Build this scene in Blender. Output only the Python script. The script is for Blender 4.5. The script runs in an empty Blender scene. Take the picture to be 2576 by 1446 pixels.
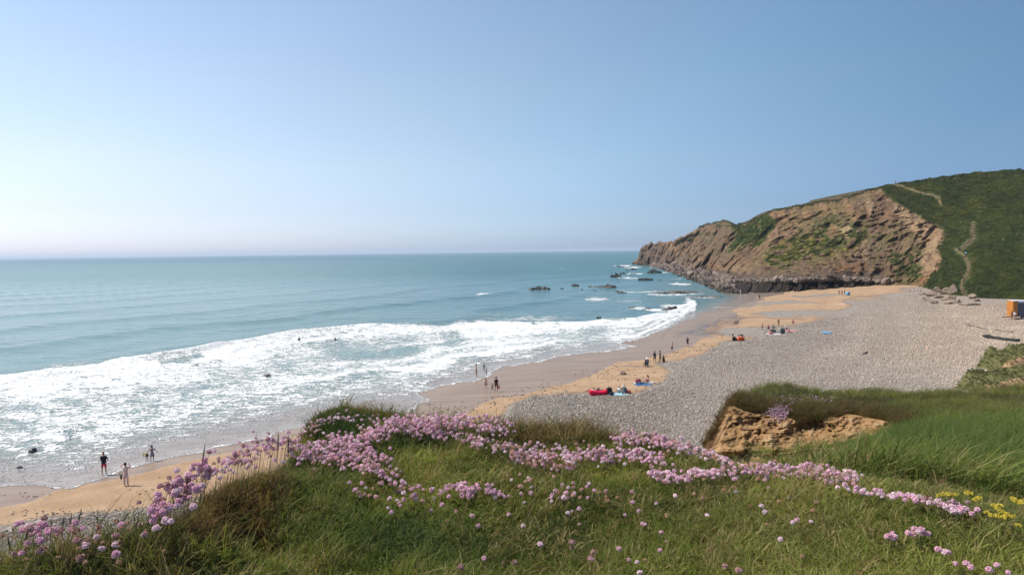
import bpy, bmesh, math, random
import numpy as np
from mathutils import Vector, Matrix, noise as mnoise
from mathutils.geometry import delaunay_2d_cdt
random.seed(7); RNG = np.random.default_rng(7)
R = math.radians
scene = bpy.context.scene
COL = scene.collection

# ------------------------------------------------------------------ camera
CW, CH = 2575.0, 1446.0                 # measuring frame used for all layout numbers
F = 1750.0
UC, VC = CW/2, CH/2
CAMZ = 17.0
PITCH = math.atan(90.5/F); ROLL = math.atan(0.0136)
_f = np.array([0, math.cos(PITCH), -math.sin(PITCH)])
_u0 = np.array([0, math.sin(PITCH), math.cos(PITCH)]); _r0 = np.array([1.0, 0, 0])
CR = _r0*math.cos(ROLL) - _u0*math.sin(ROLL)
CU = _u0*math.cos(ROLL) + _r0*math.sin(ROLL)
CFW = _f
cam_d = bpy.data.cameras.new('camera'); cam = bpy.data.objects.new('camera', cam_d); COL.objects.link(cam)
m = Matrix(((CR[0], CU[0], -_f[0], 0), (CR[1], CU[1], -_f[1], 0), (CR[2], CU[2], -_f[2], CAMZ), (0, 0, 0, 1)))
cam.matrix_world = m
cam_d.sensor_fit = 'HORIZONTAL'; cam_d.sensor_width = 36; cam_d.lens = 36*F/CW
cam_d.clip_start = 0.05; cam_d.clip_end = 120000
scene.camera = cam

# ------------------------------------------------------------------ light
SUN_AZ, SUN_EL = -78.0, 54.0            # azimuth from +Y, clockwise positive
sdir = Vector((math.sin(R(SUN_AZ))*math.cos(R(SUN_EL)), math.cos(R(SUN_AZ))*math.cos(R(SUN_EL)), math.sin(R(SUN_EL))))
world = bpy.data.worlds.new('World'); scene.world = world; world.use_nodes = True
nt = world.node_tree; nt.nodes.clear()
sky = nt.nodes.new('ShaderNodeTexSky'); sky.sky_type = 'NISHITA'; sky.sun_disc = False
sky.sun_elevation = R(SUN_EL); sky.sun_rotation = R(SUN_AZ)
sky.altitude = 0; sky.air_density = 1.0; sky.dust_density = 0.6; sky.ozone_density = 1.5
bg = nt.nodes.new('ShaderNodeBackground'); bg.inputs[1].default_value = 0.113
wo = nt.nodes.new('ShaderNodeOutputWorld')
_tc = nt.nodes.new('ShaderNodeTexCoord')
def _vdot(v):
    n = nt.nodes.new('ShaderNodeVectorMath'); n.operation = 'DOT_PRODUCT'; nt.links.new(_tc.outputs['Generated'], n.inputs[0]); n.inputs[1].default_value = v; return n.outputs['Value']
def _cr(v, stops):
    r = nt.nodes.new('ShaderNodeValToRGB'); nt.links.new(v, r.inputs[0]); e = r.color_ramp.elements
    while len(e) < len(stops): e.new(0.5)
    for q, (p_, c_) in zip(e, stops): q.position = p_; q.color = (*c_, 1)
    return r.outputs[0]
def _mul(a, b):
    n = nt.nodes.new('ShaderNodeMix'); n.data_type = 'RGBA'; n.blend_type = 'MULTIPLY'; n.inputs[0].default_value = 1; nt.links.new(a, n.inputs[6]); nt.links.new(b, n.inputs[7]); return n.outputs[2]
# sea haze: cooler, whiter air towards the horizon; hazy brightening of the whole sunward side (values halved here, doubled below)
_hz = _cr(_vdot((0, 0, 1)), [(0.0, (0.34, 0.44, 0.76)), (0.025, (0.345, 0.425, 0.66)), (0.06, (0.35, 0.40, 0.555)), (0.12, (0.41, 0.44, 0.50)), (0.22, (0.435, 0.47, 0.48)), (0.42, (0.415, 0.475, 0.505))])
_sh = nt.nodes.new('ShaderNodeMath'); _sh.operation = 'MULTIPLY_ADD'; nt.links.new(_vdot(tuple(sdir)), _sh.inputs[0]); _sh.inputs[1].default_value = 0.5; _sh.inputs[2].default_value = 0.5
_az = _cr(_sh.outputs[0], [(0.36, (0.18, 0.22, 0.268)), (0.45, (0.26, 0.30, 0.335)), (0.575, (0.45, 0.46, 0.455)), (0.66, (0.585, 0.52, 0.48)), (0.75, (0.68, 0.57, 0.52)), (0.95, (0.72, 0.62, 0.57))])
_x4 = nt.nodes.new('ShaderNodeVectorMath'); _x4.operation = 'SCALE'; _x4.inputs['Scale'].default_value = 4.0
nt.links.new(_mul(_mul(sky.outputs[0], _hz), _az), _x4.inputs[0])
nt.links.new(_x4.outputs[0], bg.inputs[0]); nt.links.new(bg.outputs[0], wo.inputs[0])
sd = bpy.data.lights.new('sun', 'SUN'); sd.energy = 4.2; sd.angle = R(0.53); sd.color = (1.0, 0.95, 0.87)
sun = bpy.data.objects.new('sun', sd); COL.objects.link(sun)
sun.rotation_euler = sdir.to_track_quat('Z', 'Y').to_euler()
vs = scene.view_settings; vs.view_transform = 'Standard'; vs.look = 'None'; vs.exposure = 0.45; vs.gamma = 1
vs.use_curve_mapping = False

# ------------------------------------------------------------------ maths helpers
def ray(U, V):
    U = np.asarray(U, float); V = np.asarray(V, float)
    a = (U-UC)/F; b = (VC-V)/F
    d = CFW + a[..., None]*CR + b[..., None]*CU
    return d/d[..., 1:2]
def pos(U, V, y):
    """point at depth y (metres along +Y) on the sight line of a measured position"""
    d = ray(U, V)*np.asarray(y, float)[..., None]
    d[..., 2] += CAMZ
    return d
def proj(P):
    P = np.asarray(P, float); Q = P-np.array([0, 0, CAMZ])
    w = Q@CFW; w = np.where(np.abs(w) < 1e-6, 1e-6, w)
    return UC+F*(Q@CR)/w, VC-F*(Q@CU)/w
def ss(a, b, x):
    t = np.clip((x-a)/(b-a), 0, 1); return t*t*(3-2*t)
def _hash(ix, iy, iz, s):
    h = (ix*374761393 + iy*668265263 + iz*2147483647 + s*974711) & 0xffffffff
    h = ((h ^ (h >> 13))*1274126177) & 0xffffffff
    h = ((h ^ (h >> 15))*2246822519) & 0xffffffff
    return ((h ^ (h >> 16)) & 0xffffff)/16777215.0
def vn(x, y, z=0.0, s=0):
    x, y, z = np.broadcast_arrays(np.asarray(x, float), np.asarray(y, float), np.asarray(z, float))
    ix, iy, iz = np.floor(x).astype(np.int64), np.floor(y).astype(np.int64), np.floor(z).astype(np.int64)
    fx, fy, fz = x-ix, y-iy, z-iz
    fx, fy, fz = [t*t*(3-2*t) for t in (fx, fy, fz)]
    r = 0
    for dx in (0, 1):
        for dy in (0, 1):
            for dz in (0, 1):
                r = r + _hash(ix+dx, iy+dy, iz+dz, s)*(fx if dx else 1-fx)*(fy if dy else 1-fy)*(fz if dz else 1-fz)
    return r*2-1
def fbm(x, y, z=0.0, o=4, s=0, g=0.5):
    r = 0; a = 1; t = 0
    for i in range(o):
        r = r + a*vn(x*2**i, y*2**i, z*2**i, s+i); t += a; a *= g
    return r/t
def ridged(x, y, z=0.0, o=4, s=0):
    r = 0; a = 1; t = 0
    for i in range(o):
        r = r + a*(1-np.abs(vn(x*2**i, y*2**i, z*2**i, s+i))*2); t += a; a *= 0.5
    return r/t
def seg_dist(px, py, poly, closed=False):
    """distance to a polyline, plus parameter index along it"""
    pts = np.asarray(poly, float); n = len(pts)
    best = np.full(px.shape, 1e18); par = np.zeros(px.shape)
    for i in range(n if closed else n-1):
        a = pts[i]; b = pts[(i+1) % n]; d = b-a; L = (d**2).sum()+1e-9
        t = np.clip(((px-a[0])*d[0]+(py-a[1])*d[1])/L, 0, 1)
        q = (px-a[0]-t*d[0])**2+(py-a[1]-t*d[1])**2
        k = q < best; best = np.where(k, q, best); par = np.where(k, i+t, par)
    return np.sqrt(best), par
def inside(px, py, poly):
    pts = np.asarray(poly, float); c = np.zeros(px.shape, bool); j = len(pts)-1
    for i in range(len(pts)):
        xi, yi = pts[i]; xj, yj = pts[j]
        k = ((yi > py) != (yj > py))
        with np.errstate(divide='ignore', invalid='ignore'):
            k &= px < (xj-xi)*(py-yi)/((yj-yi) if yj != yi else 1e-9)+xi
        c ^= k; j = i
    return c
def sdf(px, py, poly):
    d, _ = seg_dist(px, py, poly, True)
    return np.where(inside(px, py, poly), d, -d)       # positive inside
def pm(px, py, poly, soft=8):
    return ss(-soft, soft, sdf(px, py, poly))

ORD = ['first', 'second', 'third', 'fourth', 'fifth', 'sixth', 'seventh', 'eighth', 'ninth', 'tenth', 'eleventh', 'twelfth', 'thirteenth', 'fourteenth', 'fifteenth', 'sixteenth', 'seventeenth', 'eighteenth', 'nineteenth', 'twentieth']
# ------------------------------------------------------------------ object helpers
def tag(o, label=None, cat=None, group=None, kind=None):
    if label: o['label'] = label
    if cat: o['category'] = cat
    if group: o['group'] = group
    if kind: o['kind'] = kind
    return o
def empty(name, loc=(0, 0, 0), rz=0):
    o = bpy.data.objects.new(name, None); COL.objects.link(o); o.location = loc; o.rotation_euler = (0, 0, rz)
    o.empty_display_size = 0.1
    return o
def link(name, me, mat=None, parent=None, loc=None):
    o = bpy.data.objects.new(name, me); COL.objects.link(o)
    if mat is not None and not me.materials: me.materials.append(mat)
    if parent: o.parent = parent
    if loc is not None: o.location = loc
    return o
def npmesh(name, verts, faces, smooth=True):
    me = bpy.data.meshes.new(name)
    verts = np.asarray(verts, np.float32).reshape(-1, 3); faces = np.asarray(faces, np.int32)
    k = faces.shape[1]
    me.vertices.add(len(verts)); me.vertices.foreach_set('co', verts.ravel())
    me.loops.add(faces.size); me.loops.foreach_set('vertex_index', faces.ravel())
    me.polygons.add(len(faces)); me.polygons.foreach_set('loop_start', np.arange(len(faces), dtype=np.int32)*k)
    try: me.polygons.foreach_set('loop_total', np.full(len(faces), k, np.int32))
    except Exception: pass
    me.polygons.foreach_set('use_smooth', np.full(len(faces), smooth))
    me.update(); me.validate()
    return me
def gridfaces(nr, nc):
    i = np.arange(nr-1)[:, None]*nc+np.arange(nc-1)[None, :]
    return np.stack([i, i+1, i+nc+1, i+nc], -1).reshape(-1, 4)
def vcol(me, name, rgba):
    a = me.attributes.new(name, 'FLOAT_COLOR', 'POINT')
    rgba = np.asarray(rgba, np.float32).reshape(-1, rgba.shape[-1])
    if rgba.shape[1] == 3: rgba = np.concatenate([rgba, np.ones((len(rgba), 1), np.float32)], 1)
    a.data.foreach_set('color', rgba.ravel())
def blobmesh(name, seed, sub=2, amp=0.25, squash=(1, 1, 1), freq=1.3, flat=True, chip=0.0):
    bm = bmesh.new(); bmesh.ops.create_icosphere(bm, subdivisions=sub, radius=1)
    for v in bm.verts:
        p = v.co.copy(); n = mnoise.noise(p*freq+Vector((seed*7.1, seed*3.3, 0)))*amp + mnoise.noise(p*freq*2.7+Vector((seed, 5, seed)))*amp*0.5
        v.co = p*(1+n)
        if chip:
            for q in range(7):
                d = Vector((math.sin(q*2.4+seed), math.cos(q*1.7+seed*2), math.sin(q*3.1+seed*.7))).normalized()
                k = v.co.dot(d)-chip
                if k > 0: v.co -= d*k*0.95
        v.co = Vector((v.co.x*squash[0], v.co.y*squash[1], v.co.z*squash[2]))
    me = bpy.data.meshes.new(name); bm.to_mesh(me); bm.free()
    if not flat: me.polygons.foreach_set('use_smooth', [True]*len(me.polygons))
    return me
def box_bm(bm, c, s, rot=0.0, bev=0.0):
    r = bmesh.ops.create_cube(bm, size=1)
    for v in r['verts']:
        v.co = Vector((v.co.x*s[0], v.co.y*s[1], v.co.z*s[2]))
    if rot: bmesh.ops.rotate(bm, verts=r['verts'], cent=(0, 0, 0), matrix=Matrix.Rotation(rot, 3, 'Z'))
    bmesh.ops.translate(bm, verts=r['verts'], vec=c)
    if bev:
        es = {e for v in r['verts'] for e in v.link_edges}
        bmesh.ops.bevel(bm, geom=list(es), offset=bev, segments=2, affect='EDGES')
def bm_obj(name, bm, mat, parent=None, loc=None, smooth=False):
    me = bpy.data.meshes.new(name); bm.to_mesh(me); bm.free()
    if smooth: me.polygons.foreach_set('use_smooth', [True]*len(me.polygons))
    return link(name, me, mat, parent, loc)

# ------------------------------------------------------------------ material helpers
class NT:
    def __init__(s, name, rough=0.8, spec=0.3):
        s.m = bpy.data.materials.new(name); s.m.use_nodes = True; s.t = s.m.node_tree; s.n = s.t.nodes
        s.b = s.n['Principled BSDF']; s.b.inputs['Roughness'].default_value = rough
        s.b.inputs['Specular IOR Level'].default_value = spec
    def new(s, t, **k):
        n = s.n.new(t)
        for a, v in k.items(): setattr(n, a, v)
        return n
    def set(s, sock, v):
        if isinstance(v, bpy.types.NodeSocket): s.t.links.new(v, sock)
        elif isinstance(v, (tuple, list)) and len(v) == 3 and sock.type == 'RGBA': sock.default_value = (*v, 1)
        else: sock.default_value = v
    def attr(s, name, typ='GEOMETRY'):
        n = s.new('ShaderNodeAttribute', attribute_name=name); n.attribute_type = typ; return n
    def coords(s, scale=(1, 1, 1), rot=(0, 0, 0), obj=True):
        tc = s.new('ShaderNodeTexCoord'); mp = s.new('ShaderNodeMapping')
        s.t.links.new(tc.outputs['Object'], mp.inputs[0]); mp.inputs['Scale'].default_value = scale; mp.inputs['Rotation'].default_value = rot
        return mp.outputs[0]
    def noise(s, vec, scale, detail=4, rough=0.55, dist=0.0):
        n = s.new('ShaderNodeTexNoise'); s.set(n.inputs['Vector'], vec); n.inputs['Scale'].default_value = scale
        n.inputs['Detail'].default_value = detail; n.inputs['Roughness'].default_value = rough; n.inputs['Distortion'].default_value = dist
        return n.outputs[0]
    def vor(s, vec, scale, feature='F1', out=0):
        n = s.new('ShaderNodeTexVoronoi', feature=feature); s.set(n.inputs['Vector'], vec); n.inputs['Scale'].default_value = scale
        return n.outputs[out]
    def mix(s, f, a, b, typ='MIX'):
        n = s.new('ShaderNodeMix', data_type='RGBA', blend_type=typ)
        s.set(n.inputs[0], f); s.set(n.inputs[6], a); s.set(n.inputs[7], b); return n.outputs[2]
    def math(s, op, a, b=0.0, c=None, clamp=False):
        n = s.new('ShaderNodeMath', operation=op, use_clamp=clamp); s.set(n.inputs[0], a); s.set(n.inputs[1], b)
        if c is not None: s.set(n.inputs[2], c)
        return n.outputs[0]
    def ramp(s, v, a, b, lo=0.0, hi=1.0, smooth=True):
        n = s.new('ShaderNodeMapRange', interpolation_type='SMOOTHSTEP' if smooth else 'LINEAR')
        s.set(n.inputs[0], v); s.set(n.inputs[1], a); s.set(n.inputs[2], b); s.set(n.inputs[3], lo); s.set(n.inputs[4], hi)
        return n.outputs[0]
    def sep(s, v):
        n = s.new('ShaderNodeSeparateColor'); s.set(n.inputs[0], v); return n.outputs
    def bump(s, h, dist=0.1, strength=1.0, prev=None):
        n = s.new('ShaderNodeBump'); n.inputs['Distance'].default_value = dist; s.set(n.inputs['Strength'], strength)
        s.set(n.inputs['Height'], h)
        if prev is not None: s.set(n.inputs['Normal'], prev)
        return n.outputs[0]
    def out(s, color=None, normal=None, rough=None):
        if color is not None: s.set(s.b.inputs['Base Color'], color)
        if normal is not None: s.set(s.b.inputs['Normal'], normal)
        if rough is not None: s.set(s.b.inputs['Roughness'], rough)
        return s.m
_simple = {}
def simple(name, col, rough=0.75, var=0.15, scale=8.0, spec=0.3):
    if name in _simple: return _simple[name]
    t = NT(name, rough, spec); c = t.coords()
    n = t.noise(c, scale, 4)
    m_ = t.mix(t.ramp(n, 0.3, 0.7), tuple(x*(1-var) for x in col), tuple(min(1, x*(1+var)) for x in col))
    t.out(m_, t.bump(n, 0.01, 0.5)); _simple[name] = t.m
    return t.m

# ================================================================== BEACH SHAPE
def gp0(U, V, z=0.0):
    d = ray(np.asarray(U, float), np.asarray(V, float)); y = (z-CAMZ)/d[..., 2]
    return d*y[..., None]+np.array([0, 0, CAMZ])
SHORE_UV = [(-900, 1560), (-300, 1330), (0, 1240), (340, 1170), (700, 1090), (1000, 1030), (1280, 925), (1480, 888), (1640, 850), (1740, 805), (1800, 785), (1860, 762), (1885, 748)]
SH = [tuple(gp0(u, v)[:2]) for u, v in SHORE_UV]
SH = [(SH[0][0]-30, SH[0][1]-40)]+SH+[(SH[-1][0]+10, SH[-1][1]+40), (SH[-1][0]+140, SH[-1][1]+260)]
LANDPOLY = SH+[(900, 900), (900, -400), (-200, -400)]
def beach_s(x, y):
    d, _ = seg_dist(x, y, SH)
    return np.where(inside(x, y, LANDPOLY), d, -d)
def beach_z(x, y):
    x = np.asarray(x, float); y = np.asarray(y, float)
    s = beach_s(x, y)
    z = np.where(s > 0, 0.032*np.minimum(s, 22)+ss(18, 70, s)*2.3, 0.06*np.maximum(s, -60))
    z = z + ss(6, 30, s)*fbm(x/14, y/14, s=3, o=3)*0.22 + ss(2, 12, s)*fbm(x/3, y/3, s=9, o=2)*0.04
    return z
def gp(U, V, lift=0.0):
    """where a sight line meets the beach"""
    U = np.atleast_1d(np.asarray(U, float)); V = np.atleast_1d(np.asarray(V, float))
    z = np.zeros(U.shape)
    for _ in range(9):
        P = gp0(U, V, 0.0) if _ == 0 else P
        d = ray(U, V); y = (z-CAMZ)/d[..., 2]; P = d*y[..., None]; P[..., 2] += CAMZ
        z = 0.5*z+0.5*np.maximum(beach_z(P[..., 0], P[..., 1]), 0)
    P[..., 2] = z+lift
    return P

# water edge, swash lobes included (measured)
WATER = [(-700, 1390), (-300, 1262), (0, 1212), (60, 1216), (105, 1220), (140, 1231), (175, 1230), (215, 1210), (260, 1193), (330, 1176), (370, 1168), (430, 1150), (500, 1136), (560, 1119),
         (640, 1106), (720, 1082), (800, 1060), (900, 1043), (960, 1038), (1020, 1033), (1075, 1005), (1058, 986), (1110, 976), (1150, 962), (1200, 951), (1240, 933), (1275, 919), (1330, 912),
         (1400, 896), (1480, 886), (1555, 881), (1600, 873), (1560, 863), (1620, 844), (1680, 825), (1720, 806), (1745, 797), (1752, 787), (1800, 783), (1830, 776), (1860, 766), (1888, 756),
         (1900, 748), (1960, 742), (2100, 690), (2100, 500), (-3000, 500), (-3000, 1800), (-1500, 1800)]

# ------------------------------------------------------------------ beach mesh
def build_beach():
    us = np.linspace(-900, 3500, 620)
    ys = np.exp(np.linspace(math.log(22), math.log(420), 430))
    UU, YY = np.meshgrid(us, ys)
    X = (UU-UC)/F*YY
    Z = beach_z(X, YY)
    P = np.stack([X, YY, Z], -1)
    U, V = proj(P)
    # drainage ripples and lumps
    me = npmesh('beach', P.reshape(-1, 3), gridfaces(*X.shape))
    w1 = fbm(X/9, YY/16, s=21, o=4); w2 = fbm(X/2.5, YY/5, s=25, o=3)
    wu = U+w1*26+w2*9; wv = V+w1*9+w2*3
    WETLINE = [(-900, 1540), (-300, 1380), (0, 1283), (90, 1262), (170, 1228), (260, 1212), (330, 1192), (420, 1172), (520, 1152), (640, 1125), (800, 1095), (1000, 1060), (1150, 1045), (1185, 1025), (1240, 998),
               (1330, 985), (1420, 968), (1490, 945), (1560, 915), (1620, 903), (1690, 885), (1740, 862), (1800, 846), (1760, 835), (1800, 812), (1850, 800), (1850, 785), (1890, 770), (1905, 755), (1960, 742)]
    wet = pm(wu, wv, WETLINE+[(2100, 600), (-3000, 600), (-3000, 1900)], 6)
    COB = [(-900, 1700), (-300, 1440), (0, 1330), (130, 1300), (260, 1290), (380, 1277), (480, 1262), (700, 1200), (1100, 1100), (1265, 1052), (1285, 1018), (1320, 995), (1480, 993), (1600, 990), (1655, 965), (1700, 938),
           (1660, 915), (1745, 895), (1790, 872), (1850, 858), (1900, 846), (1900, 826), (2000, 815), (2110, 790), (2150, 772), (2120, 758), (2230, 742), (2300, 720), (2350, 600), (4000, 600), (4000, 1900)]
    cob = pm(wu, wv, COB, 16)
    # thinner sheets of cobble lying over the sand further along
    for (a, b, c, d) in ((1880, 838, 90, 9), (2010, 790, 130, 7), (1960, 762, 130, 4), (2060, 745, 80, 4), (1830, 865, 40, 5)):
        e = 1-np.sqrt(((wu-a)/c)**2+((wv-b)/d)**2)
        cob = np.maximum(cob, ss(-0.1, 0.35, e+w2*0.25)*0.85)
    weed = pm(wu, wv+w1*6, [(1700, 838), (1780, 812), (1850, 790), (1880, 800), (1860, 822), (1780, 845)], 6)*0.8
    for (a, b, c, d) in ((1790, 838, 45, 5), (1930, 800, 120, 3), (1620, 925, 70, 2)):
        e = 1-np.sqrt(((wu-a)/c)**2+((wv-b)/d)**2); weed = np.maximum(weed, ss(0, 0.5, e)*0.9)
    warm = ss(1900, 2500, U+w1*80)*ss(1010, 860, V)     # browner stones towards the steps and the stream
    vcol(me, 'mask', np.stack([wet, cob, weed, warm], -1))
    t = NT('beach_ground', 0.8, 0.35)
    c = t.coords()
    a = t.attr('mask'); s = t.sep(a.outputs['Color']); wetA, cobA, weedA = s[0], s[1], s[2]; warmA = a.outputs['Alpha']
    n1 = t.noise(c, 0.35, 6); n2 = t.noise(c, 3.5, 5); n3 = t.noise(c, 22, 3)
    sand = t.mix(t.ramp(n1, 0.3, 0.7), (0.30, 0.185, 0.098), (0.395, 0.26, 0.15))
    sand = t.mix(t.ramp(n2, 0.50, 0.66, 0, 0.65), sand, (0.27, 0.185, 0.12))
    strk = t.noise(t.coords((0.25, 1.6, 1), (0, 0, R(-28))), 0.5, 5)
    wetc = t.mix(t.ramp(strk, 0.3, 0.7), (0.21, 0.135, 0.082), (0.285, 0.20, 0.132))
    wetc = t.mix(t.ramp(n2, 0.6, 0.75, 0, 0.4), wetc, (0.1, 0.075, 0.07))
    wetm = t.ramp(t.math('ADD', wetA, t.math('MULTIPLY', t.math('SUBTRACT', n2, 0.5), 0.35)), 0.35, 0.65)
    col = t.mix(wetm, sand, wetc)
    col = t.mix(t.math('MULTIPLY', weedA, t.ramp(n1, 0.3, 0.6)), col, (0.105, 0.085, 0.078))
    # cobbles: cells with their own shade, joints recessed
    v1 = t.new('ShaderNodeTexVoronoi', feature='F1'); t.set(v1.inputs['Vector'], c); v1.inputs['Scale'].default_value = 3.6
    v2 = t.new('ShaderNodeTexVoronoi', feature='F1'); t.set(v2.inputs['Vector'], c); v2.inputs['Scale'].default_value = 1.5
    sc = t.sep(v1.outputs['Color'])
    stone = t.mix(sc[0], (0.23, 0.195, 0.155), (0.40, 0.35, 0.29))
    stone = t.mix(t.ramp(t.sep(v2.outputs['Color'])[1], 0.0, 1.0, 0, 0.5), stone, (0.40, 0.35, 0.30))
    stone = t.mix(t.ramp(n1, 0.4, 0.7, 0, 0.35), stone, (0.30, 0.235, 0.20))
    stone = t.mix(t.math('MULTIPLY', warmA, 0.55), stone, (0.40, 0.31, 0.235))
    stone = t.mix(t.ramp(v1.outputs['Distance'], 0.33, 0.65, 0, 0.45), stone, (0.10, 0.085, 0.07))
    cm = t.ramp(t.math('ADD', cobA, t.math('ADD', t.math('MULTIPLY', t.math('SUBTRACT', n2, 0.5), 1.3), t.math('MULTIPLY', t.math('SUBTRACT', n1, 0.5), 0.7))), 0.3, 0.7)
    col = t.mix(cm, col, stone)
    h = t.math('MULTIPLY', t.math('SUBTRACT', 1.0, v1.outputs['Distance']), cm)
    h2 = t.math('ADD', h, t.math('MULTIPLY', t.math('SUBTRACT', 1.0, t.math('MULTIPLY', v2.outputs['Distance'], 1.0)), t.math('MULTIPLY', cm, 0.6)))
    dry = t.math('SUBTRACT', 1.0, wetm)
    hs = t.math('MULTIPLY', t.math('ADD', n2, t.math('MULTIPLY', n3, 0.3)), t.math('ADD', t.math('MULTIPLY', dry, 0.35), 0.02))
    nb = t.bump(t.math('ADD', t.math('MULTIPLY', h2, 1.1), hs), 0.25, 0.9)
    rough = t.math('ADD', 0.9, t.math('MULTIPLY', t.math('MULTIPLY', wetm, t.math('SUBTRACT', 1.0, cm)), -0.52))
    t.out(col, nb, rough)
    o = link('beach', me, t.m); tag(o, 'sand and cobble beach curving from the foreground to the headland', kind='structure')
build_beach()

# ================================================================== SEA
CREST = [(-700, 985), (0, 948), (150, 932), (250, 917), (380, 905), (480, 888), (570, 870), (700, 848), (900, 824), (1100, 823), (1200, 812), (1400, 814), (1600, 803), (1700, 782), (1735, 762)]
def build_sea():
    us = np.concatenate([np.linspace(-1400, -40, 90), np.linspace(-34, 2130, 700)])
    vrow = np.concatenate([np.linspace(1330, 700, 400), 632.5+67.5*np.exp(-np.linspace(0.02, 4.2, 90))])
    hor = 632.5
    ys = CAMZ*F/(vrow-hor)
    UU, YY = np.meshgrid(us, ys)
    X = (UU-UC)/F*YY; P0 = np.stack([X, YY, np.zeros_like(X)], -1)
    U, V = proj(P0)
    w1 = fbm(X/5, YY/7, s=41, o=4); w2 = fbm(X/1.6, YY/2.2, s=45, o=3)
    near = np.clip(60/YY, 0.15, 1)
    wu = U+(w1*34+w2*12)*near; wv = V+(w1*10+w2*4)*near
    ins = sdf(wu, wv, WATER)
    # distance seaward from shore for swell
    s = -beach_s(X, YY)
    # breaker crest in world space
    CW_ = [tuple(gp0(u, v)[:2]) for u, v in CREST]
    cd, cp = seg_dist(X, YY, CW_)
    below = inside(U, V, CREST+[(1760, 1500), (-700, 1500)])
    cds = np.where(below, cd, -cd)                    # positive = shoreward of crest
    cvar = 0.6+0.5*vn(cp*2.1, 0.3, s=5)
    z = ss(0, 4, s)*0.65*cvar*np.exp(-((cds-0.4)/np.where(cds > 0.4, 0.8, 2.2))**2)
    # second roller further in and swells outside
    ph = s+fbm(X/40, YY/40, s=61, o=2)*9
    amp = ss(0, 25, s)*(0.07+0.05*vn(X/60, YY/60, s=63))
    z += amp*np.sin(ph*2*math.pi/13.5)*ss(900, 150, YY)+ss(5, 30, s)*ss(1500, 200, YY)*0.5*(np.exp(-((np.mod(ph*0.8+5, 34)-17)/3.0)**2)-0.2)
    chop = ss(2, 10, s)*ss(600, 80, YY)
    z += chop*(fbm(X/3.2, YY/2.1, s=71, o=3)*0.09)
    lumps = ss(-1, 1.5, cds)*ss(3, 9, s)*below
    z += lumps*(np.maximum(0, fbm(X/1.5, YY/1.0, s=75, o=3))*0.22)
    for k, (off, a) in enumerate(((6, 0.34), (12.5, 0.30), (19, 0.24))):
        q = cds-off-fbm(X/12, YY/12, s=80+k, o=2)*5
        z += ss(1.5, 6, s)*below*a*np.exp(-(q/np.where(q > 0, 0.5, 1.6))**2)*(0.7+0.6*vn(X/6, YY/6, s=83))
    bz = beach_z(X, YY)
    kz = ss(2, 34, ins); Z = np.maximum(z*kz+(1-kz)*(bz+0.012), bz+0.012)
    P = np.stack([X, YY, Z], -1)
    fac = gridfaces(*X.shape)
    keep = (ins.ravel()[fac] > 0).any(1)
    # drop parts lying far inland (under the headland)
    keep &= (s.ravel()[fac] > -60).any(1)
    fac = fac[keep]
    # foam amount
    cpx = np.interp(U, [c[0] for c in CREST], [c[1] for c in CREST])
    wx = [w[0] for w in WATER[:20]]+[1110, 1275, 1480, 1600, 1700, 1750]; wy = [w[1] for w in WATER[:20]]+[976, 919, 886, 868, 815, 780]
    lpx = np.interp(U, wx, wy)
    tt = (V-cpx+(w1*16+w2*7)*near)/np.maximum(lpx-cpx, 10)
    fo = np.interp(tt, [-0.26, -0.05, 0.0, 0.08, 0.3, 0.6, 0.75, 0.9, 1.0, 1.2], [0.0, 0.36, 0.72, 0.80, 0.62, 0.65, 0.57, 0.49, 0.42, 0.42])
    bw = fbm(X/9, YY/14, s=301, o=3)
    for b_, w_, a_ in ((0.24, 0.03, 0.16), (0.40, 0.035, 0.14), (0.58, 0.035, 0.22), (0.78, 0.02, 0.14)):
        q_ = tt-b_-bw*0.10; fo = fo+(tt > 0.05)*(a_*np.exp(-(q_/np.where(q_ > 0, w_*0.6, w_*1.8))**2))*(0.6+0.8*vn(X/16, 0.0, s=311))-(tt > 0.08)*(tt < 0.98)*0.022
    fo = np.where(U < 1750, fo, 0)
    # thinner, greener water behind the crest in the middle
    mid = pm(wu, wv, [(830, 826), (1130, 823), (1180, 850), (1000, 900), (700, 900), (640, 870)], 14)
    fo = fo-0.13*mid
    grn = pm(wu, wv, [(395, 906), (500, 889), (520, 896), (470, 912), (400, 916)], 5)
    fo = fo-0.3*grn
    lace = pm(wu, wv, [(0, 1150), (300, 1110), (650, 1040), (1000, 975), (1100, 985), (1050, 1040), (700, 1100), (300, 1200), (0, 1240)], 24)
    fo = fo-0.04*lace+0.07*vn(wu/60, wv/18, s=97)*(tt > 0.1)
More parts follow.
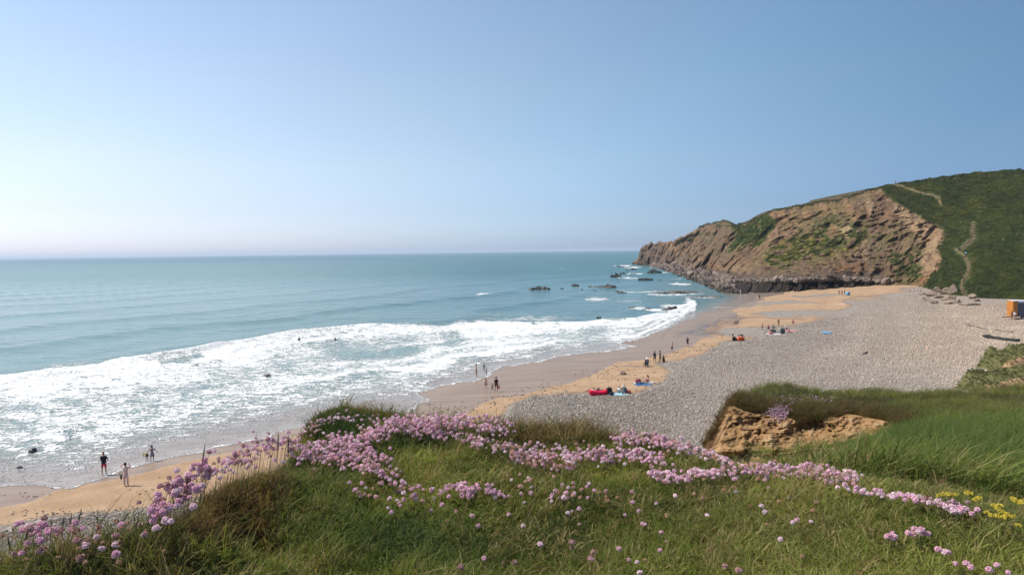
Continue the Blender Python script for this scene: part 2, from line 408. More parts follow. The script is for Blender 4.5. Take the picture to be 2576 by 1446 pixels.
    for (a, b, c, d, q) in ((1330, 800, 150, 9, .62), (1450, 812, 130, 6, .75), (1250, 790, 70, 6, .5), (1215, 739, 24, 4, .8), (1290, 738, 40, 2, .45), (1500, 752, 48, 6, .72), (1590, 757, 80, 4, .55), (1690, 741, 100, 3, .72),
                            (1600, 734, 90, 2.5, .7), (1712, 714, 36, 4, .8), (1700, 703, 30, 2, .6), (1600, 689, 40, 2.4, .85), (1585, 699, 60, 2.2, .75), (1565, 669, 34, 2.5, .85), (1590, 673, 26, 3, .9), (1640, 673, 22, 2, .7), (1668, 686, 30, 2.4, .8),
                            (1655, 779, 62, 5, .9), (1600, 778, 50, 3, .8), (1735, 765, 20, 12, 1.1), (1722, 775, 32, 10, 1.0), (1690, 771, 36, 8, .7), (1690, 792, 60, 8, .8), (1820, 772, 60, 3, .55), (1800, 759, 60, 1.5, .4), (1650, 733, 50, 2, .6),
                            (1420, 727, 60, 1.5, .45), (1360, 733, 60, 2, .4), (1545, 735, 30, 2, .5), (1770, 749, 60, 2, .7), (1850, 757, 30, 2, .5), (1506, 799, 40, 3, .5), (1100, 806, 120, 4, .35), (880, 826, 120, 4, .5), (600, 862, 60, 4, .4), (1415, 677, 8, 1, .8), (1000, 790, 100, 2, .25), (1200, 760, 120, 2, .25)):
        e = 1-np.sqrt(((wu-a)/c)**2+((wv-b)/d)**2); fo = np.maximum(fo, ss(-0.45, 0.75, e+w2*0.55+w1*0.3)*q*0.84)
    # stray whitecaps
    caps = ss(0.62, 0.85, fbm(X/9, YY/16, s=91, o=3))*0.5*ss(1200, 300, YY)*ss(0, 40, s)
    fo = np.maximum(fo, caps)
    # edge rim of the swash
    rim = ss(7, 1.0, ins)*ss(-2, 1, ins)*(U < 1640)
    fo = np.maximum(fo, rim*0.6)
    depth = np.clip(s, 0, 200)
    shallow = np.maximum(ss(12, 0, s), 0.9*ss(24, 4, s)*ss(0.5, 0.85, np.where(U < 1750, tt, 0.0)))
    milky = np.where(below, 0.9, 0.62*ss(1350, 500, U)+0.25*ss(90, 20, s))*ss(3000, 200, YY)
    me = npmesh('sea', P.reshape(-1, 3), fac)
    vcol(me, 'mask', np.stack([np.clip(fo, 0, 1.2), shallow, np.clip(milky, 0, 1), ss(120, 700, YY)], -1))
    t = NT('sea_water', 0.12, 0.5)
    a = t.attr('mask'); sp = t.sep(a.outputs['Color']); fA, shA, mkA = sp[0], sp[1], sp[2]; far = a.outputs['Alpha']
    c = t.coords(); cs = t.coords((1.0, 0.45, 1), (0, 0, R(30)))      # streaks run along the shore
    wv1 = t.noise(t.coords((0.55, 1.3, 1), (0, 0, R(-25))), 1.4, 5, 0.6)
    wv2 = t.noise(t.coords((0.5, 1.4, 1), (0, 0, R(-15))), 0.23, 4, 0.6)
    wv3 = t.noise(t.coords((0.35, 1.6, 1), (0, 0, R(-8))), 0.045, 4, 0.6)
    nA = t.noise(c, 0.02, 3)
    deep = t.mix(t.ramp(nA, 0.35, 0.65), (0.040, 0.130, 0.130), (0.058, 0.155, 0.150))
    deep = t.mix(t.ramp(wv3, 0.35, 0.7), deep, (0.028, 0.098, 0.110))
    milk = t.mix(t.ramp(wv2, 0.35, 0.7), (0.225, 0.315, 0.285), (0.165, 0.255, 0.235))
    col = t.mix(mkA, deep, milk)
    sandw = t.mix(t.ramp(wv2, 0.3, 0.7), (0.27, 0.195, 0.145), (0.33, 0.25, 0.20))
    col = t.mix(t.math('MULTIPLY', shA, 0.9), col, sandw)
    # foam lace
    dv = t.new('ShaderNodeVectorMath', operation='ADD')
    dn = t.new('ShaderNodeTexNoise'); t.set(dn.inputs['Vector'], cs); dn.inputs['Scale'].default_value = 0.9; dn.inputs['Detail'].default_value = 3
    t.set(dv.inputs[0], t.coords((0.62, 1.15, 1), (0, 0, R(-32)))); 
    sm = t.new('ShaderNodeVectorMath', operation='SCALE'); t.set(sm.inputs[0], dn.outputs['Color']); sm.inputs['Scale'].default_value = 2.2
    t.set(dv.inputs[1], sm.outputs[0])
    ve = t.new('ShaderNodeTexVoronoi', feature='DISTANCE_TO_EDGE'); t.set(ve.inputs['Vector'], dv.outputs[0]); ve.inputs['Scale'].default_value = 1.5
    ve2 = t.new('ShaderNodeTexVoronoi', feature='DISTANCE_TO_EDGE'); t.set(ve2.inputs['Vector'], dv.outputs[0]); ve2.inputs['Scale'].default_value = 0.6
    fn = t.noise(t.coords((0.5, 1.25, 1), (0, 0, R(-30))), 1.1, 7, 0.66, 0.6)
    lace_ = t.math('SUBTRACT', 0.62, t.math('ADD', t.math('MULTIPLY', ve.outputs['Distance'], 1.1), t.math('MULTIPLY', ve2.outputs['Distance'], 0.55)))
    pat = t.math('ADD', t.math('MULTIPLY', lace_, 0.55), t.math('MULTIPLY', fn, 0.72))   # about 0.2..0.95
    lv = t.math('SUBTRACT', 1.02, fA)
    fm = t.ramp(pat, t.math('SUBTRACT', lv, 0.05), t.math('ADD', lv, 0.20))
    fm = t.math('MULTIPLY', fm, t.ramp(fA, 0.02, 0.15))
    fl = t.noise(t.coords((0.10, 0.35, 1), (0, 0, R(-12))), 3.2, 3, 0.7); cap_glint = t.math('MULTIPLY', t.ramp(fl, 0.64, 0.72), t.math('MULTIPLY', a.outputs['Alpha'], 0.0 if False else 1.0)); cap_glint = t.math('MULTIPLY', cap_glint, t.ramp(t.noise(c, 0.012, 2), 0.4, 0.6))  # distant pale flecks: tiny whitecaps, plus sun glints painted in as foam colour
    fm = t.math('MAXIMUM', fm, t.math('MULTIPLY', cap_glint, 0.55))
    foamc = t.mix(t.ramp(fn, 0.25, 0.6), (0.52, 0.535, 0.51), (0.77, 0.76, 0.73))
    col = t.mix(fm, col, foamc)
    hh = t.math('ADD', t.math('MULTIPLY', wv1, 0.16), t.math('MULTIPLY', wv2, 0.45))
    hh = t.math('ADD', hh, t.math('MULTIPLY', wv3, 2.2))
    b1 = t.bump(hh, 1.0, t.ramp(shA, 0.0, 0.8, 0.85, 0.12))
    b2 = t.bump(t.math('MULTIPLY', t.math('ADD', fn, t.math('MULTIPLY', lace_, 0.5)), fm), 0.35, 0.9, b1)
    rough = t.math('ADD', t.math('MULTIPLY', fm, 0.6), t.ramp(far, 0, 1, 0.14, 0.34))
    t.out(col, b2, rough); t.b.inputs['IOR'].default_value = 1.33
    o = link('sea', me, t.m); tag(o, 'teal sea with white breakers rolling towards the beach', kind='structure')
build_sea()

# ================================================================== HEADLAND
HC = {  # U: [(V, depth) x5]
 1590: [(671, 800), (668, 803), (666, 806), (664, 808), (662, 810)],
 1604: [(670, 780), (666, 785), (660, 790), (655, 795), (652, 800)],
 1612: [(670, 765), (660, 772), (645, 780), (632, 785), (624, 790)],
 1622: [(672, 750), (662, 757), (645, 765), (628, 770), (617, 775)],
 1640: [(676, 700), (664, 712), (644, 730), (624, 745), (611, 755)],
 1665: [(681, 590), (665, 650), (645, 680), (624, 695), (613, 700)],
 1700: [(691, 475), (668, 585), (645, 610), (622, 625), (607, 638)],
 1725: [(700, 410), (672, 560), (640, 585), (612, 605), (592, 618)],
 1760: [(713, 350), (680, 500), (640, 540), (600, 570), (571, 590)],
 1790: [(724, 306), (688, 440), (643, 490), (595, 530), (560, 556)],
 1820: [(736, 270), (694, 380), (650, 425), (598, 470), (558, 500)],
 1850: [(739, 260), (702, 335), (655, 385), (606, 430), (568, 465)],
 1880: [(738, 260), (704, 300), (658, 355), (606, 405), (560, 440)],
 1910: [(738, 259), (705, 278), (660, 335), (600, 385), (548, 420)],
 1932: [(737, 259), (704, 273), (655, 320), (590, 370), (533, 408)],
 2000: [(735, 260), (703, 270), (650, 310), (585, 350), (520, 388)],
 2100: [(729, 262), (700, 271), (640, 300), (570, 335), (503, 372)],
 2200: [(720, 264), (704, 270), (630, 295), (550, 325), (473, 358)],
 2260: [(722, 257), (704, 264), (632, 288), (545, 316), (462, 352)],
 2340: [(733, 232), (712, 240), (640, 262), (545, 302), (449, 350)],
 2400: [(750, 196), (722, 206), (655, 232), (550, 292), (442, 350)],
 2480: [(758, 182), (733, 190), (655, 216), (540, 285), (433, 350)],
 2575: [(758, 176), (736, 182), (655, 210), (535, 280), (427, 350)],
 2750: [(758, 170), (736, 176), (650, 204), (525, 275), (414, 345)],
 3100: [(758, 158), (736, 164), (640, 196), (500, 268), (395, 340)],
 3600: [(760, 145), (736, 150), (620, 185), (470, 255), (370, 330)]}
BROWN = [(1560, 700), (1600, 590), (1760, 530), (1900, 490), (2120, 440), (2190, 450), (2215, 478), (2245, 505), (2290, 530), (2330, 555), (2362, 572), (2384, 595), (2372, 615), (2366, 632), (2372, 655), (2362, 680), (2348, 700), (2335, 728), (2330, 760), (1700, 780)]
PATH_TOP = [(2246, 464), (2273, 470), (2300, 481), (2324, 487), (2345, 491), (2362, 497), (2366, 515)]
STEPS_LO = [(2431, 757), (2429, 745), (2420, 730), (2418, 716), (2421, 706), (2432, 694), (2437, 676), (2434, 658), (2427, 646)]
STEPS_HI = [(2416, 627), (2424, 619), (2438, 608), (2449, 597), (2444, 584), (2448, 563)]
HEAD = {}
def build_headland():
    cu = np.array(sorted(HC)); nU, nT = 860, 300
    us = np.concatenate([np.linspace(1590, 2640, 720), np.linspace(2645, 3600, nU-720)])
    tk = np.array([0.0, 0.14, 0.40, 0.70, 1.0])
    ts = np.linspace(0, 1, nT-14)
    # smooth-ish interpolation across U for every control row
    V5 = np.array([[p[0] for p in HC[u]] for u in cu], float); Y5 = np.array([[p[1] for p in HC[u]] for u in cu], float)
    Vr = np.stack([np.interp(us, cu, V5[:, k]) for k in range(5)], 0); Yr = np.stack([np.interp(us, cu, 1/Y5[:, k]) for k in range(5)], 0)
    def sm(a, n):
        k = np.ones(2*n+1)/(2*n+1); return np.convolve(np.pad(a, n, mode='edge'), k, mode='valid')
    for k in range(5):
        Yr[k] = sm(Yr[k], 9); 
        if k < 4: Vr[k] = sm(Vr[k], 7)
    VV = np.stack([np.interp(ts, tk, Vr[:, i]) for i in range(nU)], 1); YY = 1/np.stack([np.interp(ts, tk, Yr[:, i]) for i in range(nU)], 1)
    UU = np.broadcast_to(us, VV.shape); T = np.broadcast_to(ts[:, None], VV.shape)
    P = pos(UU, VV, YY)
    X, Y, Z = P[..., 0], P[..., 1], P[..., 2]
    wa = fbm(X/26, Z/18, Y/26, o=4, s=101)
    wb = fbm(X/6, Z/6, Y/6, o=3, s=111)
    bu = UU+wa*22+wb*13; bv = VV+wa*12+wb*9
    brown = pm(bu, bv, BROWN, 6)
    edge = np.minimum(T*8, 1)*ss(1.0, 0.80, T)
    # relief. the scar is cut back into the hill and gullied
    g1 = ridged((UU+VV*0.2)/60+wa*0.9, VV/150+wb*0.2, 0.0, o=4, s=121)
    g2 = fbm(X/5, Z/4, Y/5, o=4, s=131)
    strat = vn((Z+X*0.18+wa*5)/1.5, 0.0, Y/60, s=141)
    big = fbm(X/34, Z/26, Y/34, o=3, s=151)
    dy = brown*edge*(3.0-g1*7.0+g2*3.4+strat*0.5+big*10+fbm(X/2, Z/2.5, Y/2, o=3, s=139)*1.3) + (1-brown)*edge*(g2*1.1+wb*1.2+big*3)
    far = np.clip(YY/300, 0.8, 2.0)
    # blocky bench cliff at the foot
    foot = ss(0.15, 0.12, T)*ss(1800, 1835, UU)*ss(2235, 2190, UU)
    blk = np.floor((UU+4*vn(VV/6, 1.0, s=7))/13+0.35*vn(VV/9, 2.0, s=9))
    hb = _hash(blk.astype(np.int64), np.int64(3), np.int64(5), 77)
    dy = dy*(1-foot)+foot*((hb-0.5)*6.0+g2*1.4+2.0*np.abs(vn(UU/6.5, VV/30, s=8)))
    # rocky foreshore left of it
    rocky = ss(0.30, 0.12, T)*ss(1870, 1810, UU)
    dz = rocky*(np.abs(fbm(X/7, Y/10, o=3, s=161))*5.0-1.0)
    jag = ss(1780, 1690, UU)*(fbm(X/9, Z/3, Y/14, o=4, s=171))*4.2
    P[..., 1] += dy*far
    sc = (Y+dy*far)/Y
    P[..., 0] *= sc; P[..., 2] = CAMZ+(P[..., 2]-CAMZ)*sc + dz + jag*ss(0.2, 0.7, T)*0.6
    # skyline roughness
    P[..., 2] += ss(0.85, 1.0, T)*(fbm(UU/14, 1.0, o=3, s=181)*(0.6+0.8*brown)+ss(1750, 1690, UU)*np.maximum(0, vn(UU/7, 3.0, s=5))*2.2)
    # steep lower fringe and back side
    top = P[-1]; back = []
    for k in range(1, 13):
        q = top.copy(); q[:, 1] += k*9; q[:, 0] += k*1.5; q[:, 2] += k*0.18-0.10*k*k*ss(2100, 1800, us); back.append(q)
    lo = P[0].copy(); lo[:, 1] -= 1.0; lo[:, 2] = -2.0
    lo2 = P[0].copy(); lo2[:, 2] = beach_z(lo2[:, 0], lo2[:, 1])-0.3
    Pall = np.concatenate([lo[None], lo2[None], P, np.array(back)], 0)
    # ---- colour of the ground cover and rock
    C = np.zeros(P.shape)
    def put(maskk, col):
        nonlocal C
        C = C*(1-maskk[..., None])+np.array(col)*maskk[..., None]
    n1 = fbm(UU/45, VV/32, o=5, s=201); n2 = fbm(UU/12, VV/9, o=4, s=211); n3 = fbm((UU-VV*0.5)/15, (VV+UU*.3)/30, o=5, s=221)
    # hillside green
    C[:] = (0.068, 0.085, 0.024)
    put(ss(-0.1, 0.5, n1), (0.090, 0.105, 0.030)); put(ss(0.15, 0.6, n2)*0.7, (0.12, 0.125, 0.04)); put(ss(0.1, 0.6, -n2)*0.7, (0.032, 0.048, 0.016))
    put(ss(0.3, 0.7, n3)*0.5, (0.10, 0.085, 0.042))
    put(pm(bu, bv, [(2340, 690), (2385, 655), (2420, 660), (2415, 745), (2350, 735)], 7)*0.8, (0.024, 0.055, 0.014))
    put(pm(bu, bv, [(2440, 700), (2600, 650), (2700, 760), (2450, 765)], 16)*0.6, (0.045, 0.078, 0.018))
    # earth scar
    E = np.zeros(P.shape)
    def pe(maskk, col):
        nonlocal E
        E = E*(1-maskk[..., None])+np.array(col)*maskk[..., None]
    E[:] = (0.255, 0.165, 0.100)
    pe(ss(-0.1, 0.6, n1), (0.215, 0.150, 0.100)); pe(ss(0.1, 0.6, n3), (0.36, 0.255, 0.165)); pe(ss(0.05, 0.5, -n3), (0.165, 0.105, 0.072))
    pe(ss(0.2, 0.6, n2)*0.7, (0.30, 0.165, 0.085)); pe(ss(0.2, 0.6, -n2)*0.6, (0.13, 0.095, 0.07))
    pe(pm(bu, bv, [(1940, 530), (2140, 495), (2180, 530), (2120, 590), (2040, 570), (1960, 560)], 14)*ss(-0.3, 0.3, n3)*0.75, (0.37, 0.235, 0.125))
    pe(pm(bu, bv, [(2110, 575), (2150, 570), (2160, 590), (2120, 600)], 5)*0.8, (0.50, 0.40, 0.235))
    pe(pm(bu, bv, [(1700, 600), (1760, 575), (1870, 590), (1850, 660), (1700, 665)], 14)*0.7, (0.215, 0.150, 0.105))
    pe(pm(bu, bv, [(2060, 680), (2170, 660), (2200, 705), (2080, 705)], 8)*0.7, (0.26, 0.125, 0.055))
    pe(pm(bu, bv, [(2240, 505), (2300, 540), (2375, 580), (2384, 610), (2362, 660), (2340, 730), (2290, 720), (2320, 640), (2330, 600), (2270, 560)], 12)*ss(-0.7, 0.1, n2)*0.8, (0.46, 0.33, 0.21))
    pe(pm(bu, bv, [(2300, 700), (2345, 690), (2335, 735), (2300, 735)], 6)*0.7, (0.34, 0.175, 0.085))
    G = lambda poly, s, k, col: pe(pm(bu, bv, poly, s)*k, col)
    gn = ss(-0.45, 0.25, n2)
    # vegetation on the scar: strips and tongues of green and yellow-green
    def veg(poly, col, k=0.9, s=9, th=-0.35):
        th = th-0.15; col = tuple(c*1.35 for c in col)
        pe(pm(bu, bv, poly, s)*ss(th, th+0.5, n2+n3*0.4)*k, col)
    veg([(1740, 590), (1850, 570), (1940, 560), (1900, 640), (1820, 650), (1740, 620)], (0.10, 0.095, 0.045), 0.55, 16, -0.1)
    veg([(1945, 540), (2120, 505), (2190, 520), (2150, 560), (2000, 600)], (0.10, 0.095, 0.04), 0.55, 18, 0.0)
    veg([(1845, 570), (1935, 540), (1955, 560), (1910, 610), (1870, 625), (1840, 640), (1855, 600)], (0.075, 0.105, 0.025), 0.95, 6, -0.7)
    veg([(1780, 560), (1850, 565), (1850, 590), (1800, 575)], (0.10, 0.10, 0.045), 0.9)
    veg([(1700, 610), (1760, 580), (1770, 590), (1710, 622)], (0.10, 0.105, 0.045), 0.8, 6)
    veg([(1930, 640), (1990, 600), (2060, 570), (2090, 600), (2040, 640), (1970, 665)], (0.135, 0.145, 0.028), 0.9, 12)
    veg([(1880, 665), (1950, 600), (2040, 545), (2120, 540), (2180, 570), (2150, 650), (2020, 690), (1920, 690)], (0.095, 0.098, 0.035), 0.6, 18, -0.05)
    veg([(2030, 600), (2110, 590), (2180, 560), (2190, 600), (2090, 640), (2040, 655)], (0.085, 0.105, 0.026), 0.8, 12)
    veg([(2010, 560), (2100, 540), (2130, 560), (2060, 585)], (0.12, 0.12, 0.05), 0.6, 12)
    veg([(1900, 655), (1960, 625), (2010, 650), (1960, 675)], (0.115, 0.125, 0.03), 0.8, 9)
    veg([(2190, 560), (2260, 560), (2330, 610), (2320, 680), (2230, 700), (2180, 650)], (0.090, 0.095, 0.036), 0.7, 14, -0.05)
    veg([(2240, 640), (2330, 640), (2320, 700), (2250, 700)], (0.06, 0.08, 0.025), 0.85, 10, -0.2)
    veg([(2240, 700), (2300, 680), (2330, 720), (2250, 722)], (0.08, 0.085, 0.03), 0.7, 7, -0.3)
    veg([(1960, 530), (2190, 480), (2190, 500), (1960, 545)], (0.11, 0.10, 0.05), 0.5, 8)
    # yellow gorse/bird's-foot streaks
    pe(ss(0.28, 0.5, fbm((UU+VV)/16, VV/9, o=4, s=233))*pm(bu, bv, [(1900, 660), (1990, 590), (2110, 560), (2190, 570), (2180, 640), (2040, 660), (1960, 680)], 14)*0.75, (0.25, 0.205, 0.03))
    # rock at the foot
    rk = ss(0.30, 0.16, T+n2*0.08)*ss(2240, 2200, UU+n1*20)
    rk = np.maximum(rk, ss(0.5, 0.3, T+n2*0.1)*ss(1760, 1700, UU))
    rk = np.maximum(rk, 0.8*pm(bu, bv, [(1600, 700), (1600, 610), (1660, 612), (1700, 640), (1690, 690)], 8))
    rc = np.array((0.155, 0.118, 0.095))*(1+0.35*n2[..., None])+np.array((0.05, 0.04, 0.03))*ss(0.1, 0.6, strat)[..., None]
    E = E*(1-rk[..., None])+rc*rk[..., None]
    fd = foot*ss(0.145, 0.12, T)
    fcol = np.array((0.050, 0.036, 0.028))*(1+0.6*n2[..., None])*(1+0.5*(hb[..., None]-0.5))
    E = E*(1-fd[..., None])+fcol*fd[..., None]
    wetr = ss(0.16, 0.04, T)*ss(1880, 1820, UU)
    E = E*(1-0.75*wetr[..., None])+np.array((0.045, 0.037, 0.032))*0.75*wetr[..., None]
    C = C*(1-brown[..., None])+E*brown[..., None]
    # thin turf along the skyline of the scar
    sk = ss(0.975, 0.995, T+n2*0.03)*ss(1740, 1790, UU); C = C*(1-0.8*sk[..., None])+np.array((0.062, 0.06, 0.028))*0.8*sk[..., None]
    for poly, w in ((PATH_TOP, 2.2), ([(2262, 466), (2310, 482)], 1.5), (STEPS_LO, 4.5), (STEPS_HI, 5.0), ([(2427, 646), (2412, 632), (2404, 628)], 3.0), ([(2350, 497), (2362, 505), (2366, 520)], 4)):
        d, _ = seg_dist(UU+n2*2.0, VV+n2*1.5, poly); k = ss(w, w*0.35, d)*0.9
        k = k*(0.75+0.3*n2); C = C*(1-k[..., None])+np.array((0.26, 0.165, 0.10))*k[..., None]
    veg_amt = ss(0.8, 1.15, C[..., 1]/np.maximum(C[..., 0], 1e-3))
    C = C*(1-brown[..., None]*np.array((0.24, 0.29, 0.36)))
    Call = np.concatenate([C[:1], C[:1], C, np.repeat(C[-1:], 12, 0)], 0)
    Vall = np.concatenate([veg_amt[:1], veg_amt[:1], veg_amt, np.repeat(veg_amt[-1:], 12, 0)], 0)
    me = npmesh('headland', Pall.reshape(-1, 3), gridfaces(*Pall.shape[:2]))
    vcol(me, 'tone', np.concatenate([Call, Vall[..., None]], -1))
    t = NT('headland_ground', 0.92, 0.2); a = t.attr('tone'); c = t.coords()
    n = t.noise(c, 0.45, 7, 0.65); nn = t.noise(c, 1.6, 5, 0.7); cr = t.vor(c, 0.55, 'F1', 0)
    col = t.mix(1.0, a.outputs['Color'], t.mix(t.ramp(n, 0.3, 0.7), (0.62, 0.60, 0.58), (1.38, 1.36, 1.30)), 'MULTIPLY')
    col = t.mix(1.0, col, t.mix(t.ramp(nn, 0.3, 0.7), (0.8, 0.8, 0.8), (1.2, 1.2, 1.2)), 'MULTIPLY')
    nb = t.bump(t.math('ADD', n, t.math('ADD', t.math('MULTIPLY', nn, 0.6), t.math('MULTIPLY', cr, 0.35))), 1.8, 0.9)
    t.out(col, nb)
    o = link('headland', me, t.m); tag(o, 'brown eroded cliff headland with green hillside to its right', kind='structure')
    HEAD['P'] = P.reshape(-1, 3); HEAD['U'], HEAD['V'] = proj(HEAD['P']); HEAD['grid'] = P; HEAD['veg'] = veg_amt; HEAD['brown'] = brown
build_headland()
def hpt(U, V):
    k = np.argmin((HEAD['U']-U)**2+(HEAD['V']-V)**2+HEAD['P'][:, 1]*0.02); return Vector(HEAD['P'][k])

# ================================================================== INSTANCE CLOUDS
PROTO = {}
def proto_col(name, meshes, mat):
    c = bpy.data.collections.new(name)
    for i, me in enumerate(meshes):
        if not me.materials: me.materials.append(mat)
        o = bpy.data.objects.new(name+'_shape', me); c.objects.link(o)
    return c
def cloud(name, pts, rot, scl, tint, coll, n_var, label, parent=None, kind='stuff'):
    pts = np.asarray(pts, np.float32); n = len(pts)
    me = bpy.data.meshes.new(name); me.vertices.add(n); me.vertices.foreach_set('co', pts.ravel())
    for nm, arr in (('rot', rot), ('scl', scl)):
        a = me.attributes.new(nm, 'FLOAT_VECTOR', 'POINT'); a.data.foreach_set('vector', np.asarray(arr, np.float32).ravel())
    a = me.attributes.new('tint', 'FLOAT_COLOR', 'POINT')
    a.data.foreach_set('color', np.concatenate([np.asarray(tint, np.float32), np.ones((n, 1), np.float32)], 1).ravel())
    a = me.attributes.new('pick', 'INT', 'POINT'); a.data.foreach_set('value', RNG.integers(0, n_var, n).astype(np.int32))
    o = link(name, me, None, parent)
    g = bpy.data.node_groups.new(name, 'GeometryNodeTree')
    g.interface.new_socket('Geometry', in_out='INPUT', socket_type='NodeSocketGeometry')
    g.interface.new_socket('Geometry', in_out='OUTPUT', socket_type='NodeSocketGeometry')
    N = g.nodes; L = g.links
    gi = N.new('NodeGroupInput'); go = N.new('NodeGroupOutput'); ip = N.new('GeometryNodeInstanceOnPoints'); ci = N.new('GeometryNodeCollectionInfo')
    ci.inputs['Collection'].default_value = coll; ci.inputs['Separate Children'].default_value = True; ci.inputs['Reset Children'].default_value = True
    def na(nm, ty):
        q = N.new('GeometryNodeInputNamedAttribute'); q.data_type = ty; q.inputs['Name'].default_value = nm; return q.outputs['Attribute']
    L.new(gi.outputs[0], ip.inputs['Points']); L.new(ci.outputs[0], ip.inputs['Instance']); ip.inputs['Pick Instance'].default_value = True
    L.new(na('pick', 'INT'), ip.inputs['Instance Index'])
    L.new(na('rot', 'FLOAT_VECTOR'), ip.inputs['Rotation']); L.new(na('scl', 'FLOAT_VECTOR'), ip.inputs['Scale'])
    L.new(ip.outputs[0], go.inputs[0])
    md = o.modifiers.new('scatter', 'NODES'); md.node_group = g
    tag(o, label, kind=kind)
    return o
def tint_mat(name, rough=0.8, var=0.25, scale=2.0, translucent=0.0, spec=0.3):
    t = NT(name, rough, spec); a = t.attr('tint', 'INSTANCER'); c = t.coords(); n = t.noise(c, scale, 3)
    col = t.mix(1.0, a.outputs['Color'], t.mix(n, (1-var,)*3, (1+var,)*3), 'MULTIPLY')
    t.out(col)
    if translucent:
        tr = t.new('ShaderNodeBsdfTranslucent'); t.set(tr.inputs[0], t.mix(1.0, col, (1.5, 1.6, 0.9), 'MULTIPLY')); mx = t.new('ShaderNodeMixShader'); mx.inputs[0].default_value = translucent
        o = [n for n in t.n if n.type == 'OUTPUT_MATERIAL'][0]
        t.t.links.new(t.b.outputs[0], mx.inputs[1]); t.t.links.new(tr.outputs[0], mx.inputs[2]); t.t.links.new(mx.outputs[0], o.inputs[0])
    return t.m
M_STONE = tint_mat('cobble_stone', 0.85, 0.2, 1.5)
M_ROCKI = tint_mat('shore_rock', 0.8, 0.35, 1.2)
COBS = proto_col('cobble', [blobmesh('cobble', i, 1, 0.25, (1, 0.8, 0.55), flat=False) for i in range(5)], M_STONE)
ROCKS = proto_col('rock', [blobmesh('rock', i+20, 2, 0.35, (1, 0.8, 0.7), 1.0, True, 0.72) for i in range(6)], M_ROCKI)

def rand_rot(n, tilt=0.35):
    return np.stack([RNG.normal(0, tilt, n), RNG.normal(0, tilt, n), RNG.uniform(0, 6.28, n)], 1)
COB_POLY = [(-900, 1700), (-300, 1450), (0, 1338), (130, 1306), (260, 1296), (380, 1283), (480, 1268), (700, 1205), (1100, 1110), (1275, 1052), (1298, 1018), (1340, 1000), (1480, 996), (1600, 993), (1665, 968), (1712, 940),
            (1680, 918), (1755, 898), (1800, 876), (1860, 862), (1920, 848), (1920, 830), (2010, 820), (2120, 795), (2170, 777), (2150, 762), (2250, 746), (2320, 735), (2450, 762), (2700, 770), (3300, 780), (3300, 1900)]
def build_cobbles():
    # density falls with distance so that stones keep covering the ground
    n = 620000
    y = 28*np.exp(RNG.uniform(0, math.log(250/28), n)); U = RNG.uniform(-350, 3000, n)
    x = (U-UC)/F*y; z = beach_z(x, y); Up, Vp = proj(np.stack([x, y, z], 1))
    w = fbm(x/2.5, y/5, s=25, o=3)*10
    k = sdf(Up+w, Vp+w*0.4, COB_POLY) > 0
    k &= (Vp < 1500)
    x, y, z, Up, Vp = x[k], y[k], z[k], Up[k], Vp[k]
    # hide-away culling: what lies beneath the near headland
    k = ~((x > -11) & (y < 26))
    x, y, z, Up, Vp = x[k], y[k], z[k], Up[k], Vp[k]
    if len(x) > 270000: s = RNG.choice(len(x), 270000, False); x, y, z, Up, Vp = x[s], y[s], z[s], Up[s], Vp[s]
    n = len(x)
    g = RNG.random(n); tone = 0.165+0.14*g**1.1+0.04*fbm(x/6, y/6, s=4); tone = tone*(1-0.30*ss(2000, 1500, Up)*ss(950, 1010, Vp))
    tone = tone*(1+0.16*vn(beach_s(x, y)/4.5, 0.0, x/60, s=6)); warm = ss(1900, 2500, Up)*ss(1010, 860, Vp)*0.7
    base = np.stack([tone*(1.15+0.17*warm), tone*(0.985+0.0*warm), tone*(0.81-0.12*warm)], 1)*1.12
    red = RNG.random(n) < 0.05; base[red] *= (1.15, 0.85, 0.8)
    base *= (1+0.35*warm)[:, None]
    s = (0.062+0.052*RNG.random(n)**2)*(0.75+0.5*np.clip(y/100, 0, 1.4)); s[RNG.random(n) < 0.012] *= 1.9
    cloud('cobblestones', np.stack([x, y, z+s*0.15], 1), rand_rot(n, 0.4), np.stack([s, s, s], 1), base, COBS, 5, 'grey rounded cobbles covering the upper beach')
build_cobbles()
def build_strand_stones():
    P = []; S = []
    def band(poly, wid, n, s0=0.06, s1=0.16):
        pts = np.array(poly, float)
        for _ in range(n):
            i = random.randrange(len(pts)-1); t = random.random(); q = pts[i]*(1-t)+pts[i+1]*t
            P.append((q[0]+random.gauss(0, wid*2.0), q[1]+random.gauss(0, wid*0.55))); S.append(random.uniform(s0, s1))
    band([(1130, 1040), (1230, 1015), (1330, 990), (1420, 970)], 14, 110); band([(1480, 950), (1560, 930), (1640, 905)], 12, 60)
    band([(1620, 912), (1700, 893), (1780, 865)], 6, 90); band([(950, 1020), (1060, 1030), (1160, 1030)], 14, 40); band([(1290, 1000), (1480, 992), (1600, 985), (1700, 940)], 10, 160)
    band([(1740, 885), (1830, 855), (1920, 845)], 5, 80); band([(1560, 865), (1680, 840), (1760, 800)], 10, 50); band([(1700, 850), (1800, 815), (1880, 790)], 9, 120)
    band([(1800, 800), (2000, 785), (2100, 770)], 9, 90); band([(0, 1235), (60, 1250), (110, 1240)], 10, 14, 0.05, 0.1); band([(300, 1250), (420, 1240), (450, 1200)], 14, 14, 0.05, 0.12)
    band([(640, 1125), (760, 1100), (900, 1075)], 12, 30, 0.04, 0.1); band([(30, 1290), (250, 1290), (390, 1270)], 8, 60, 0.05, 0.12); band([(1460, 935), (1640, 960)], 14, 70)
    P = np.array(P); G = gp(P[:, 0], P[:, 1]); n = len(P); S = np.array(S)
    tone = RNG.uniform(0.05, 0.16, n)
    cloud('strewn_stones', G, rand_rot(n), np.stack([S, S, S], 1), np.stack([tone*1.05, tone*0.95, tone*0.88], 1), COBS, 5, 'dark stones strewn along the wet and dry sand')
